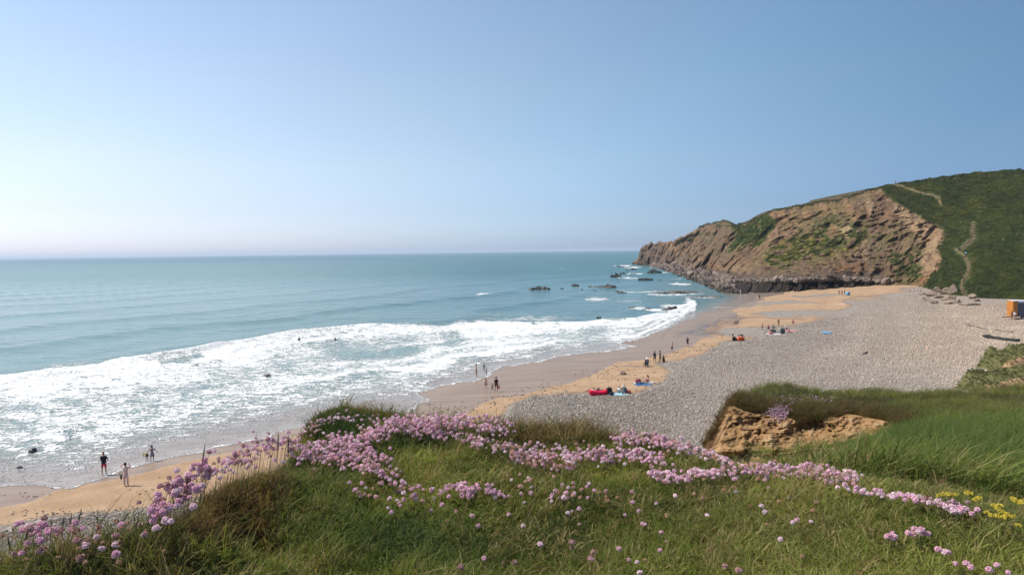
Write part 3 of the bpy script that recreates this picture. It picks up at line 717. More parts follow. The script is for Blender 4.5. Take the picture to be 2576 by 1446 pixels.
build_strand_stones()
def build_foreshore_rocks():
    n = 9000
    U = RNG.uniform(1640, 2240, n*3); T = RNG.random(n*3)
    cu = np.array(sorted(HC)); b = np.interp(U, cu, [HC[k][0][0] for k in cu]); m_ = np.interp(U, cu, [HC[k][1][0] for k in cu])
    V = b+2-(b-m_)*T**0.9*1.05
    p = np.where(U < 1840, 1.0, np.where(T > 0.85, 0.25, 0.0)); k = RNG.random(n*3) < p; U, V, T = U[k][:n], V[k][:n], T[k][:n]
    # look the surface up on the headland grid
    g = HEAD['grid']; gu, gv = proj(g); P = []
    from mathutils.kdtree import KDTree
    rows = g[:90]; ru = gu[:90].ravel(); rv = gv[:90].ravel(); rp = rows.reshape(-1, 3)
    kd = KDTree(len(ru))
    for i in range(len(ru)): kd.insert((ru[i], rv[i], 0), i)
    kd.balance()
    for u, v in zip(U, V): P.append(rp[kd.find((u, v, 0))[1]])
    P = np.array(P); P[:, 0] += RNG.normal(0, .6, len(P)); P[:, 1] += RNG.normal(0, 1.0, len(P)); d = P[:, 1]/300
    S = RNG.uniform(0.35, 1.15, len(P))*(0.65+0.6*d)*np.where(RNG.random(len(P)) < 0.06, 1.8, 1)
    low = ss(0.45, 0.05, T[:len(P)])
    tone = RNG.uniform(0.09, 0.19, len(P))*(1-0.68*low)
    cloud('foreshore_boulders', P, rand_rot(len(P), 0.7), np.stack([S, S, S*0.8], 1), np.stack([tone*1.18, tone*0.88, tone*0.68], 1), ROCKS, 6, 'tumbled brown and dark boulders along the foot of the headland')
build_foreshore_rocks()
def build_hill_scrub():
    g = HEAD['grid']; br = HEAD['brown']; nr, nc = g.shape[:2]
    n = 42000; r = RNG.integers(6, nr-1, n*3); c = RNG.integers(0, nc, n*3)
    w = np.clip(HEAD['veg'][r, c], 0, 1); k = (RNG.random(n*3) < w*np.where(br[r, c] > 0.5, 0.35, 1.0)); r, c = r[k][:n], c[k][:n]
    P = g[r, c]+RNG.normal(0, 0.5, (len(r), 3))*(1, 1, 0.0)
    u, v = proj(P)
    Pt = g[nr-3:nr-1][:, ::1].reshape(-1, 3); q_ = RNG.choice(len(Pt), 700); Pt = Pt[q_]; P = np.concatenate([P, Pt[Pt[:, 0]/Pt[:, 1] > 0.27]])
    u, v = proj(P); ok = np.ones(len(P), bool)
    for poly, wd in ((STEPS_LO, 9), (STEPS_HI, 9), (PATH_TOP, 5), ([(2427, 646), (2404, 628)], 6)):
        d, _ = seg_dist(u, v, poly); ok &= d > wd
    P, u, v = P[ok], u[ok], v[ok]; n = len(P)
    n1 = fbm(u/40, v/25, s=301); n2 = RNG.random(n)
    t = 0.95+0.35*n2
    n3_ = fbm(u/13, v/6, s=305, o=3); base = 1.05*np.stack([0.052+0.075*np.maximum(n1, 0)+0.05*np.maximum(n3_, 0)+0.012*n2, 0.075+0.06*np.maximum(n1, 0)+0.03*np.maximum(n3_, 0), 0.020+0.01*n2], 1)*t[:, None]*(1+0.5*np.minimum(n3_, 0))[:, None]; br_ = RNG.random(n) < 0.06+0.25*ss(0.1, 0.5, n3_); base[br_] = base[br_]*0.4+np.array((0.10, 0.075, 0.035))*0.6
    S = RNG.uniform(0.3, 0.7, n)*(P[:, 1]/260)
    cloud('hillside_bracken', P, rand_rot(n, 0.3), np.stack([S*1.2, S*1.2, S*0.75], 1), base, SCRUB, 4, 'dark green bracken and grass covering the hillside')
def leafclump(seed, n=46):
    rnd = random.Random(seed); vs_, fs = [], []
    for i in range(n):
        th = rnd.uniform(0, 6.28); ph = math.acos(rnd.uniform(-0.1, 1)); r = rnd.uniform(0.55, 1.0)
        c = Vector((math.sin(ph)*math.cos(th), math.sin(ph)*math.sin(th), math.cos(ph)))*r
        a = Vector((rnd.gauss(0, 1), rnd.gauss(0, 1), rnd.gauss(0, .6))).normalized(); b = a.orthogonal().normalized(); b.rotate(Matrix.Rotation(rnd.uniform(0, 3), 3, a))
        s = rnd.uniform(0.16, 0.34); k = len(vs_)
        vs_ += [c-a*s, c+b*s*0.5, c+a*s, c-b*s*0.5]; fs.append((k, k+1, k+2, k+3))
    me = bpy.data.meshes.new('leaf_clump'); me.from_pydata(vs_, [], fs); return me
M_SCRUB = tint_mat('bracken_leaf', 0.8, 0.3, 3.0, 0.25)
SCRUB = proto_col('bracken', [leafclump(i) for i in range(4)], M_SCRUB)
build_hill_scrub()

# ================================================================== NEAR CLIFF TOP
H0 = 1.15
def near_ctrl():
    pts = []   # world x, y, z
    def add(U, V, y): pts.append(pos(np.array(float(U)), np.array(float(V)), np.array(float(y))))
    edge = [(-1500, 1560, 1.1), (-900, 1520, 1.05), (-300, 1450, 1.05), (0, 1372, 0.95), (200, 1360, 0.93), (330, 1342, 0.92), (400, 1325, 0.92), (450, 1268, 0.92), (520, 1218, 0.92), (640, 1170, 0.98), (740, 1130, 1.05), (765, 1090, 1.15),
            (820, 1065, 1.18), (880, 1052, 1.18), (950, 1062, 1.18), (1050, 1072, 1.17), (1200, 1066, 1.17), (1280, 1084, 1.17), (1400, 1092, 1.17), (1500, 1098, 1.17), (1545, 1118, 1.17), (1650, 1125, 1.17), (1750, 1148, 1.16), (1840, 1182, 1.14),
            (1950, 1190, 1.13), (2050, 1198, 1.12), (2150, 1215, 1.11), (2300, 1262, 1.08), (2450, 1298, 1.06), (2600, 1330, 1.05), (2900, 1390, 1.05), (3400, 1480, 1.05)]
    for (U, V, h) in edge:
        d = ray(np.array(float(U)), np.array(float(V))); y = -h/d[2]; add(U, V, y)
        # just inside, level with the edge
        for q in (0.55, 0.8):
            yy = y*q; pts.append(np.array([d[0]*yy, yy, CAMZ-(H0*0.5+h*0.5)+(-0.04 if q < .6 else 0.0)]))
        if U < 1800:
            # sheer drop to the beach
            dx = d[0]/math.hypot(d[0], 1); dy_ = 1/math.hypot(d[0], 1)
            bx, by = d[0]*y, y
            for (o_, z_) in ((0.25, -h-0.35), (0.8, -h-1.6), (2.0, -5.0), (4.5, -10.5), (8, -15.5), (13, -19.5)):
                pts.append(np.array([bx+dx*o_-(0.3*o_ if U < 800 else 0), by+dy_*o_, CAMZ+z_]))
    for x_ in (-14, -8, -4, 0, 4, 9, 20): pts.append(np.array([x_*1.0, -5.0, CAMZ-1.2-(0.8 if x_ < -6 else 0)-(8 if x_ < -10 else 0)]))
    for (x_, y_, z_) in ((-6, 0, -1.6), (-9, 0, -6), (-12, 0, -14), (-16, 0, -19), (-3.5, 0, -1.15), (0, 0, -1.15), (2, 0, -1.12), (5, 0, -1.1), (9, 0, -1.2), (22, 0, -2), (-20, -5, -19)): pts.append(np.array([x_*1.0, y_*1.0, CAMZ+z_]))
    # hollow, bank and right-hand slope:   U: [(V, y), ...]
    R_ = {1790: [(1215, 5.2), (1172, 8.5), (1140, 12.2), (1112, 13.6), (1135, 15.0), (1300, 17), (1500, 19.0)],
          1840: [(1215, 5.2), (1172, 8.5), (1146, 12.4), (1120, 13.2), (1060, 14.0), (1030, 14.3), (985, 15.2), (1010, 16.8), (1300, 18.5), (1800, 21)],
          1900: [(1215, 5.3), (1170, 8.6), (1140, 12.6), (1122, 13.2), (1060, 14.0), (1032, 14.3), (975, 15.8), (980, 17.0), (1250, 19.0), (1800, 22)],
          1980: [(1215, 5.3), (1168, 8.6), (1138, 12.6), (1118, 13.2), (1065, 14.0), (1036, 14.3), (982, 15.8), (986, 17.2), (1250, 19.5), (1800, 22.5)],
          2060: [(1218, 5.2), (1165, 8.5), (1135, 12.4), (1115, 13.0), (1065, 13.8), (1040, 14.1), (990, 16.0), (994, 17.6), (1250, 20), (1800, 23)],
          2140: [(1225, 5.0), (1165, 8.2), (1130, 11.8), (1108, 12.6), (1068, 13.4), (1045, 13.8), (995, 16.0), (994, 18.2), (1250, 21), (1800, 24)],
          2220: [(1235, 4.8), (1170, 7.4), (1120, 10.4), (1090, 12.0), (1065, 12.9), (1045, 13.5), (998, 16.0), (994, 18.8), (1250, 22), (1800, 25)],
          2320: [(1240, 4.6), (1170, 6.6), (1110, 9.4), (1060, 12.4), (1020, 14.8), (998, 17.0), (992, 19.0), (1250, 23), (1800, 26)],
          2450: [(1270, 4.4), (1190, 6.0), (1110, 8.8), (1050, 12.0), (1010, 15.5), (990, 19.0), (1250, 24), (1800, 27)],
          2600: [(1290, 4.2), (1200, 5.6), (1110, 8.2), (1050, 11.5), (1005, 15.5), (984, 20.0), (1250, 25), (1800, 28)],
          2900: [(1340, 4.2), (1240, 5.6), (1130, 8.0), (1050, 11.5), (1000, 16.0), (980, 21.0), (1250, 26), (1800, 29)],
          3500: [(1400, 4.4), (1280, 6.0), (1150, 8.0), (1050, 12), (1000, 16), (980, 22), (1250, 27), (1800, 30)]}
    for U, L in R_.items():
        for (V, y) in L: add(U, V, y)
    return np.array(pts)
GX0, GX1, GY0, GY1, GS = -16.0, 26.0, -4.0, 30.0, 0.07
NG = {}
def build_near():
    P = near_ctrl()
    r = delaunay_2d_cdt([Vector((p[0], p[1])) for p in P], [], [], 0, 1e-4)
    vo, tri, orig = r[0], r[2], r[3]
    zz = np.array([P[o[0]][2] if len(o) else CAMZ-3 for o in orig]); vx = np.array([[v[0], v[1]] for v in vo])
    xs = np.arange(GX0, GX1, GS); ys = np.arange(GY0, GY1, GS); Z = np.full((len(ys), len(xs)), np.nan)
    for t in tri:
        a, b, c = vx[t[0]], vx[t[1]], vx[t[2]]
        x0, x1 = min(a[0], b[0], c[0]), max(a[0], b[0], c[0]); y0, y1 = min(a[1], b[1], c[1]), max(a[1], b[1], c[1])
        i0, i1 = max(0, int((x0-GX0)/GS)), min(len(xs)-1, int((x1-GX0)/GS)+1); j0, j1 = max(0, int((y0-GY0)/GS)), min(len(ys)-1, int((y1-GY0)/GS)+1)
        if i1 < i0 or j1 < j0: continue
        X, Y = np.meshgrid(xs[i0:i1+1], ys[j0:j1+1]); den = (b[1]-c[1])*(a[0]-c[0])+(c[0]-b[0])*(a[1]-c[1])
        if abs(den) < 1e-12: continue
        l1 = ((b[1]-c[1])*(X-c[0])+(c[0]-b[0])*(Y-c[1]))/den; l2 = ((c[1]-a[1])*(X-c[0])+(a[0]-c[0])*(Y-c[1]))/den; l3 = 1-l1-l2
        k = (l1 > -1e-6) & (l2 > -1e-6) & (l3 > -1e-6)
        sub = Z[j0:j1+1, i0:i1+1]; val = l1*zz[t[0]]+l2*zz[t[1]]+l3*zz[t[2]]; sub[k] = val[k]
    Z = np.where(np.isnan(Z), -6.0, Z)
    def blur(A, n):
        k = np.ones(2*n+1)/(2*n+1)
        A = np.apply_along_axis(lambda v: np.convolve(np.pad(v, n, mode='edge'), k, mode='valid'), 0, A)
        return np.apply_along_axis(lambda v: np.convolve(np.pad(v, n, mode='edge'), k, mode='valid'), 1, A)
    Z = blur(blur(Z, 1), 1)
    X, Y = np.meshgrid(xs, ys)
    up = ss(CAMZ-6, CAMZ-3, Z)
    dist = np.hypot(X, Y)
    Z = Z+up*(fbm(X/0.55, Y/0.55, o=3, s=401)*0.05*ss(1.0, 3.0, dist)+fbm(X/2.2, Y/2.2, o=2, s=405)*0.05*ss(5, 8, dist))
    Z += (1-up)*fbm(X/1.5, Y/1.5, Z/1.5, o=3, s=411)*0.35
    # cushions of turf along the left edge and the mossy hummock
    for (u, v, y_, rr, hh) in ((850, 1090, 4.5, 0.42, 0.10), (1060, 1110, 4.1, 0.45, 0.07), (1380, 1105, 4.3, 0.4, 0.05)):
        p = pos(np.array(u*1.0), np.array(v*1.0), np.array(y_)); Z += hh*np.exp(-((X-p[0])**2+(Y-p[1])**2)/rr**2)
    # dark hole under a tussock
    p = pos(np.array(630.0), np.array(1340.0), np.array(2.55)); Z -= 0.13*np.exp(-((X-p[0])**2+(Y-p[1])**2)/0.13**2)
    NG.update(X=X, Y=Y, Z=Z)
    Z += ss(12.5, 14.5, Y)*up*(fbm(X/0.7, Y/0.7, o=3, s=431)*0.22)
    NG['Z'] = Z
    Pm = np.stack([X, Y, Z], -1); fac = gridfaces(*X.shape)
    keep = (Z.ravel()[fac] > -0.5).any(1) & (np.hypot(X, Y).ravel()[fac] < 34).all(1)
    U, V = proj(Pm)
    gyy, gxx = np.gradient(Z, GS); slope = np.hypot(gxx, gyy)
    soil = ss(0.55, 0.95, slope)*ss(9, 11, Y)
    soil = np.maximum(soil, ss(1.3, 2.2, slope)*0.9)
    w = fbm(X/0.8, Y/0.8, Z/0.5, o=3, s=421)
    soil = np.maximum(soil, pm(U+w*26, V+w*14, [(1765, 1125), (1795, 1070), (1828, 1002), (1890, 1022), (1960, 1052), (2050, 1056), (2120, 1040), (2220, 1052), (2262, 1075), (2190, 1108), (2090, 1122), (1990, 1140), (1900, 1145), (1800, 1160)], 8)*(Y > 11))
    me = npmesh('grassy_ground', Pm.reshape(-1, 3), fac[keep])
    vcol(me, 'mask', np.stack([soil, w*0.5+0.5, ss(CAMZ-7, CAMZ-3, Z)], -1))
    t = NT('turf_and_earth', 0.95, 0.15); a = t.attr('mask'); s = t.sep(a.outputs['Color']); c = t.coords()
    n = t.noise(c, 2.2, 6, 0.65); n2 = t.noise(c, 14, 5, 0.65)
    turf = t.mix(t.ramp(n, 0.35, 0.65), (0.022, 0.030, 0.010), (0.055, 0.050, 0.022))
    earth = t.mix(t.ramp(n, 0.35, 0.65), (0.25, 0.145, 0.065), (0.42, 0.28, 0.15)); earth = t.mix(t.ramp(n2, 0.45, 0.7, 0, 0.6), earth, (0.20, 0.12, 0.06))
    col = t.mix(t.ramp(t.math('ADD', s[0], t.math('MULTIPLY', t.math('SUBTRACT', n2, 0.5), 0.4)), 0.35, 0.6), turf, earth)
    t.out(col, t.bump(t.math('ADD', n, t.math('MULTIPLY', n2, 0.4)), 0.12, 0.9))
    o = link('grassy_ground', me, t.m); tag(o, 'grassy cliff top in the foreground with a sandy eroded bank', kind='structure')
    NG['soil'] = soil; NG['slope'] = slope
build_near()
def nz(x, y, key='Z'):
    A = NG[key]; fx = np.clip((np.asarray(x)-GX0)/GS, 0, A.shape[1]-1.001); fy = np.clip((np.asarray(y)-GY0)/GS, 0, A.shape[0]-1.001)
    i, j = fx.astype(int), fy.astype(int); a, b = fx-i, fy-j
    return A[j, i]*(1-a)*(1-b)+A[j, i+1]*a*(1-b)+A[j+1, i]*(1-a)*b+A[j+1, i+1]*a*b
def near_hit(U, V, y0=1.2, y1=20.0, step=0.006):
    U = np.atleast_1d(np.asarray(U, float)); V = np.atleast_1d(np.asarray(V, float)); d = ray(U, V)
    res = np.full(U.shape, np.nan); y = np.full(U.shape, y0)
    for yy in np.exp(np.arange(math.log(y0), math.log(y1), step)):
        g = nz(d[:, 0]*yy, np.full(U.shape, yy)); hit = np.isnan(res) & (CAMZ+d[:, 2]*yy <= g); res[hit] = yy
    return res

# ------------------------------------------------------------------ eroded earth face
def build_bank_face():
    us = np.linspace(1768, 2275, 230); top = np.interp(us, [1768, 1800, 1832, 1870, 1960, 2060, 2130, 2220, 2275], [1112, 1062, 1006, 1020, 1040, 1046, 1036, 1052, 1074])
    bot = np.interp(us, [1768, 1850, 1990, 2090, 2190, 2275], [1150, 1156, 1146, 1130, 1112, 1088]); ts = np.linspace(0, 1, 90)
    UU = np.broadcast_to(us, (90, 230)); T = np.broadcast_to(ts[:, None], (90, 230)); VV = top+(bot-top)*T
    y = near_hit(UU.ravel(), VV.ravel(), 5, 21).reshape(UU.shape)
    for r in range(90):
        k = np.isnan(y[r])
        if k.any(): y[r][k] = np.interp(us[k], us[~k], y[r][~k]) if (~k).any() else 14
    kk = np.ones(9)/9; y = np.apply_along_axis(lambda v: np.convolve(np.pad(v, 4, mode='edge'), kk, mode='valid'), 1, y)
    lump = fbm(UU/34, VV/24, o=4, s=801); fine = fbm(UU/9, VV/7, o=3, s=811); e = np.minimum(np.minimum(ss(0, 0.12, T), ss(1, 0.8, T)), np.minimum(ss(1768, 1785, UU), ss(2275, 2235, UU)))
    hol = np.exp(-((UU-2035)/40)**2-((VV-1074)/30)**2)*0.62+np.exp(-((UU-2160)/34)**2-((VV-1052)/12)**2)*0.2
    d = e*(0.50+0.34*lump+0.13*fine-hol+0.25*ss(0.35, 0.9, T)) - 0.1*(1-e)
    P = pos(UU, VV, y-d); me = npmesh('earth_face', P.reshape(-1, 3), gridfaces(90, 230))
    grassy = ss(0.1, 0.4, fbm(UU/40, VV/26, o=3, s=821)+0.2*ss(0.7, 1, T))*0.5
    vcol(me, 'mask', np.stack([grassy, ss(0.1, 0.5, lump), hol], -1))
    t = NT('bank_earth', 0.95, 0.1); a = t.attr('mask'); s_ = t.sep(a.outputs['Color']); c = t.coords(); n = t.noise(c, 5, 6, 0.7); n2 = t.noise(c, 24, 4, 0.7)
    col = t.mix(t.ramp(n, 0.35, 0.65), (0.30, 0.165, 0.070), (0.45, 0.275, 0.13)); col = t.mix(t.ramp(n2, 0.5, 0.7, 0, 0.55), col, (0.15, 0.08, 0.04)); col = t.mix(t.math('MULTIPLY', s_[1], 0.5), col, (0.56, 0.39, 0.22))
    col = t.mix(t.ramp(t.math('ADD', s_[0], t.math('MULTIPLY', t.math('SUBTRACT', n2, .5), .5)), .3, .6, 0, .7), col, (0.075, 0.07, 0.028))
    t.out(col, t.bump(t.math('ADD', n, t.math('MULTIPLY', n2, 0.5)), 0.10, 1.0)); o = link('earth_face', me, t.m); tag(o, 'crumbling orange brown earth face of the eroded bank', kind='structure')
    NG['face'] = (UU, VV, P)
build_bank_face()
# ------------------------------------------------------------------ grass
def blade_mesh(name, seed, n=12, h=(0.05, 0.11), w=0.0022, spread=0.03, lean=0.5, wind=0.25):
    rnd = random.Random(seed); vs_, fs = [], []
    for i in range(n):
        a = rnd.uniform(0, 6.28); r = spread*math.sqrt(rnd.random()); bx, by = r*math.cos(a), r*math.sin(a)
        H = rnd.uniform(*h); la = rnd.uniform(0, 6.28); L = H*lean*rnd.uniform(0.2, 1.2); dx, dy = math.cos(la)*L+wind*H, math.sin(la)*L
        sx, sy = -math.sin(rnd.uniform(0, 6.28))*w, math.cos(rnd.uniform(0, 6.28))*w; k = len(vs_)
        vs_ += [(bx-sx, by-sy, -0.01), (bx+sx, by+sy, -0.01)]
        for q, ww in ((0.45, 0.9), (0.8, 0.6)):
            vs_ += [(bx+dx*q*q-sx*ww, by+dy*q*q-sy*ww, H*q*(1-0.12*q)), (bx+dx*q*q+sx*ww, by+dy*q*q+sy*ww, H*q*(1-0.12*q))]
        vs_.append((bx+dx, by+dy, H*(0.85-0.1*lean)))
        fs += [(k, k+1, k+3, k+2), (k+2, k+3, k+5, k+4), (k+4, k+5, k+6)]
    me = bpy.data.meshes.new(name); me.from_pydata(vs_, [], fs); me.polygons.foreach_set('use_smooth', [True]*len(me.polygons)); return me
M_GRASS = tint_mat('grass_blade', 0.7, 0.25, 30.0, 0.35, 0.12)
SHORT = proto_col('short_grass', [blade_mesh('short_grass', i, 15, (0.018, 0.058), 0.0014, 0.032, 0.9) for i in range(6)], M_GRASS)
LONG = proto_col('long_grass', [blade_mesh('long_grass', 50+i, 12, (0.16, 0.36), 0.0026, 0.05, 0.75, 0.3) for i in range(6)], M_GRASS)
BUSHY = proto_col('cushion_leaves', [blade_mesh('cushion_leaves', 90+i, 20, (0.02, 0.05), 0.0013, 0.028, 0.9, 0) for i in range(4)], M_GRASS)

def grass_tint(U, V, x, y, n):
    a = fbm(x/0.45, y/0.45, s=501, o=3); b = fbm(x/0.16, y/0.16, s=511, o=2); r = RNG.random(n)
    base = np.array((0.128, 0.152, 0.031))[None]*(1+0.45*a+0.25*b)[:, None]
    def mixc(k, c):
        nonlocal base
        k = np.clip(k, 0, 1)[:, None]; base = base*(1-k)+np.array(c)*k
    mixc(ss(0.05, 0.5, a)*0.6, (0.25, 0.26, 0.065)); mixc(ss(0.05, 0.5, -a)*0.75, (0.042, 0.066, 0.017))
    mixc((r < 0.20-0.13*ss(1900, 2300, U)*(y > 3.9))*0.85, (0.36, 0.28, 0.13)); mixc((r > 0.95)*0.8, (0.17, 0.085, 0.04))
    mixc(pm(U, V, [(430, 1215), (560, 1200), (700, 1170), (740, 1230), (690, 1300), (670, 1390), (480, 1400), (400, 1300)], 22)*(RNG.random(n) < 0.8)*0.9, (0.150, 0.082, 0.036))
    mixc(pm(U, V, [(700, 1180), (880, 1190), (960, 1270), (900, 1400), (700, 1400)], 40)*0.55, (0.05, 0.08, 0.02)); mixc(pm(U, V, [(850, 1320), (1150, 1300), (1300, 1450), (850, 1460)], 50)*0.5, (0.06, 0.10, 0.024))
    mixc(pm(U, V, [(-400, 1350), (450, 1300), (520, 1500), (-400, 1500)], 30)*(RNG.random(n) < 0.5)*0.7, (0.12, 0.095, 0.045))
    mixc(pm(U, V, [(1210, 1060), (1540, 1080), (1535, 1125), (1350, 1130), (1220, 1100)], 10)*(RNG.random(n) < 0.6)*0.85, (0.145, 0.085, 0.045))
    mixc(pm(U, V, [(940, 1085), (1180, 1090), (1160, 1150), (960, 1150)], 14)*0.6, (0.05, 0.075, 0.022))
    mixc(pm(U, V, [(740, 1050), (950, 1035), (950, 1095), (740, 1130)], 10)*0.75, (0.135, 0.105, 0.04))
    mixc(pm(U, V, [(1700, 1210), (2050, 1230), (2150, 1350), (1950, 1440), (1700, 1330)], 60)*(RNG.random(n) < 0.38)*0.8, (0.24, 0.20, 0.09))
    mixc(pm(U, V, [(1830, 950), (2600, 985), (2600, 1060), (2300, 1060), (2250, 1060), (1830, 1040)], 14)*(y > 9)*(RNG.random(n) < 0.7)*0.7, (0.115, 0.10, 0.042))
    mixc(pm(U, V, [(1850, 1020), (1990, 1020), (2260, 1035), (2260, 1072), (2100, 1055), (1880, 1060)], 8)*(y > 11)*(RNG.random(n) < 0.8)*0.8, (0.095, 0.055, 0.03))
    mixc(pm(U, V, [(2080, 1090), (2280, 1060), (2620, 1080), (2700, 1280), (2300, 1240), (2080, 1190)], 70)*(y > 3.9)*0.78, (0.062, 0.098, 0.024))
    return base
def build_grass():
    def gen(n, xr, yr, cond):
        x = RNG.uniform(*xr, n); y = RNG.uniform(*yr, n); z = nz(x, y); k = cond(x, y, z); x, y, z = x[k], y[k], z[k]
        U, V = proj(np.stack([x, y, z], 1)); return x, y, z, U, V
    up = lambda z: z > CAMZ-4.6
    # short turf
    x, y, z, U, V = gen(230000, (-4.2, 5.8), (0.4, 6.0), lambda x, y, z: up(z) & (z > CAMZ-1.75) & (RNG.random(len(x)) < np.clip(1.25-0.12*np.hypot(x, y), 0.3, 1)))
    k = (np.abs((U-UC)) < 1700) & (V < 1750); x, y, z, U, V = x[k], y[k], z[k], U[k], V[k]
    n = len(x); S = RNG.uniform(0.7, 1.35, n)*(1+0.35*fbm(x/0.5, y/0.5, s=601)); rot = np.stack([RNG.normal(0, .18, n), RNG.normal(0, .18, n), RNG.uniform(0, 6.28, n)], 1)
    cloud('short_turf', np.stack([x, y, z], 1), rot, np.stack([S, S, S], 1), grass_tint(U, V, x, y, n), SHORT, 6, 'short green turf with straw blades on the cliff top')
    # scattered longer blades
    def dens(U, V, y):
        xx = (U-UC)/F*y; d = 0.03+0.5*ss(0.22, 0.5, fbm(xx/0.28, y/0.28, s=655, o=3))
        d = np.maximum(d, 0.9*pm(U, V, [(1210, 1060), (1540, 1070), (1560, 1120), (1400, 1135), (1220, 1110)], 8))
        d = np.maximum(d, 0.42*pm(U, V, [(400, 1260), (480, 1200), (730, 1110), (780, 1180), (700, 1330), (520, 1460), (-400, 1500), (-400, 1380), (300, 1370)], 15))
        d = np.maximum(d, 0.09*pm(U, V, [(1640, 1180), (2500, 1290), (2600, 1450), (1500, 1450), (1600, 1300)], 50))
        return d
    x, y, z, U, V = gen(38000, (-4.2, 5.8), (1.4, 6.0), lambda x, y, z: (z > CAMZ-2.0))
    k = (RNG.random(len(x)) < dens(U, V, y)) & (V < 1600); x, y, z, U, V = x[k], y[k], z[k], U[k], V[k]
    n = len(x); S = RNG.uniform(0.3, 0.6, n)*(1-0.35*pm(U, V, [(430, 1180), (760, 1090), (760, 1330), (430, 1420)], 20)); rot = np.stack([RNG.normal(0, .2, n), RNG.normal(0, .2, n), RNG.normal(0, 0.9, n)], 1)
    cloud('long_grass_near', np.stack([x, y, z], 1), rot, np.stack([S, S, S], 1), (lambda g: np.where((RNG.random(n) < 0.28)[:, None], np.array((0.20, 0.14, 0.065))*RNG.uniform(.6, 1.4, (n, 1)), g))(grass_tint(U, V, x, y, n)), LONG, 6, 'taller grass and straw along the crumbling edge of the cliff top')
    # long lush grass over the hollow and the right slope
    x, y, z, U, V = gen(150000, (1.2, 24), (3.4, 22), lambda x, y, z: (z > CAMZ-6) & (z < CAMZ-1.30) & (y > 4.0))
    sl = nz(x, y, 'soil'); k = (RNG.random(len(x)) > sl*1.03) & (x/y > 0.24) & (RNG.random(len(x)) < np.clip(1.5-0.07*y, 0.25, 1)); x, y, z, U, V = x[k], y[k], z[k], U[k], V[k]
    if len(x) > 70000: q = RNG.choice(len(x), 70000, False); x, y, z, U, V = x[q], y[q], z[q], U[q], V[q]
    n = len(x); top = ss(9, 13, y)*ss(CAMZ-4.4, CAMZ-3.6, z)
    S = RNG.uniform(0.75, 1.3, n)*(1-0.6*top)*(1-0.6*ss(2350, 2100, U)*ss(5.5, 8, y)*(1-top))*(1+0.25*top); rot = np.stack([RNG.normal(0, .2, n), RNG.normal(0, .2, n), RNG.normal(0, 0.8, n)], 1)
    cloud('long_grass_slope', np.stack([x, y, z], 1), rot, np.stack([S*1.2, S*1.2, S], 1), grass_tint(U, V, x, y, n), LONG, 6, 'long lush green grass covering the hollow and the slope at right')
    # dead thatch hanging over the face and the drops
    x, y, z, U, V = gen(60000, (-8, 16), (1.5, 17), lambda x, y, z: (nz(x, y, 'slope') > 0.9) & (z > CAMZ-6.5) & (z < CAMZ-1.0))
    k = (RNG.random(len(x)) > nz(x, y, 'soil')*0.93) | (y < 8); x, y, z, U, V = x[k], y[k], z[k], U[k], V[k]
    k = RNG.random(len(x)) < 0.5; x, y, z, U, V = x[k], y[k], z[k], U[k], V[k]
    n = len(x); S = RNG.uniform(0.4, 0.8, n); rot = np.stack([RNG.normal(0.6, .4, n), RNG.normal(0, .4, n), RNG.uniform(-0.8, 0.8, n)], 1)
    cloud('hanging_thatch', np.stack([x, y, z], 1), rot, np.stack([S, S, S], 1), np.array((0.10, 0.07, 0.035))*RNG.uniform(0.5, 1.7, (n, 1)), LONG, 6, 'dead brown grass hanging over the eroded edges')
    # tight leaf cushions under the flowers
    P = []
    for (u, v, ru, rv, q) in ((1060, 1112, 90, 22, 5200), (850, 1075, 90, 26, 4200), (860, 1165, 110, 30, 3600), (1000, 1370, 90, 40, 1500)):
        U = RNG.normal(u, ru*0.5, q); V = RNG.normal(v, rv*0.5, q); h = near_hit(U, V); ok = ~np.isnan(h); d = ray(U[ok], V[ok])*h[ok][:, None]; P.append(d[:, :2])
    P = np.concatenate(P); z = nz(P[:, 0], P[:, 1]); n = len(P); S = RNG.uniform(0.8, 1.4, n)*np.where(P[:, 1] > 9, 4, 1)
    U, V = proj(np.stack([P[:, 0], P[:, 1], z], 1))
    cloud('cushion_foliage', np.stack([P[:, 0], P[:, 1], z], 1), rand_rot(n, 0.3), np.stack([S, S, S], 1), np.array((0.045, 0.07, 0.022))*RNG.uniform(0.6, 1.5, (n, 1)), BUSHY, 4, 'dark green cushions of thrift leaves beneath the flowers')
build_grass()

# ================================================================== FLOWERS
def petal_ball(seed, r=0.0115, n=34, col=None):
    rnd = random.Random(seed); vs_, fs = [], []
    for i in range(n):
        z = 1-1.45*(i+0.5)/n; th = i*2.39996+rnd.uniform(-.3, .3); q = math.sqrt(max(0, 1-z*z)); d = Vector((q*math.cos(th), q*math.sin(th), z*0.85))
        d.normalize(); a = d.orthogonal().normalized(); b = d.cross(a); s = r*rnd.uniform(0.30, 0.48); c = d*r*rnd.uniform(0.78, 1.08); k = len(vs_)
        vs_.append(c-d*s*0.5)
        ph = rnd.uniform(0, 6)
        for j in range(5):
            w = ph+j*1.2566; vs_.append(c+(a*math.cos(w)+b*math.sin(w))*s+d*s*rnd.uniform(-.1, .35))
        for j in range(5): fs.append((k, k+1+j, k+1+(j+1) % 5))
    me = bpy.data.meshes.new('flower_head'); me.from_pydata(vs_, [], fs); return me
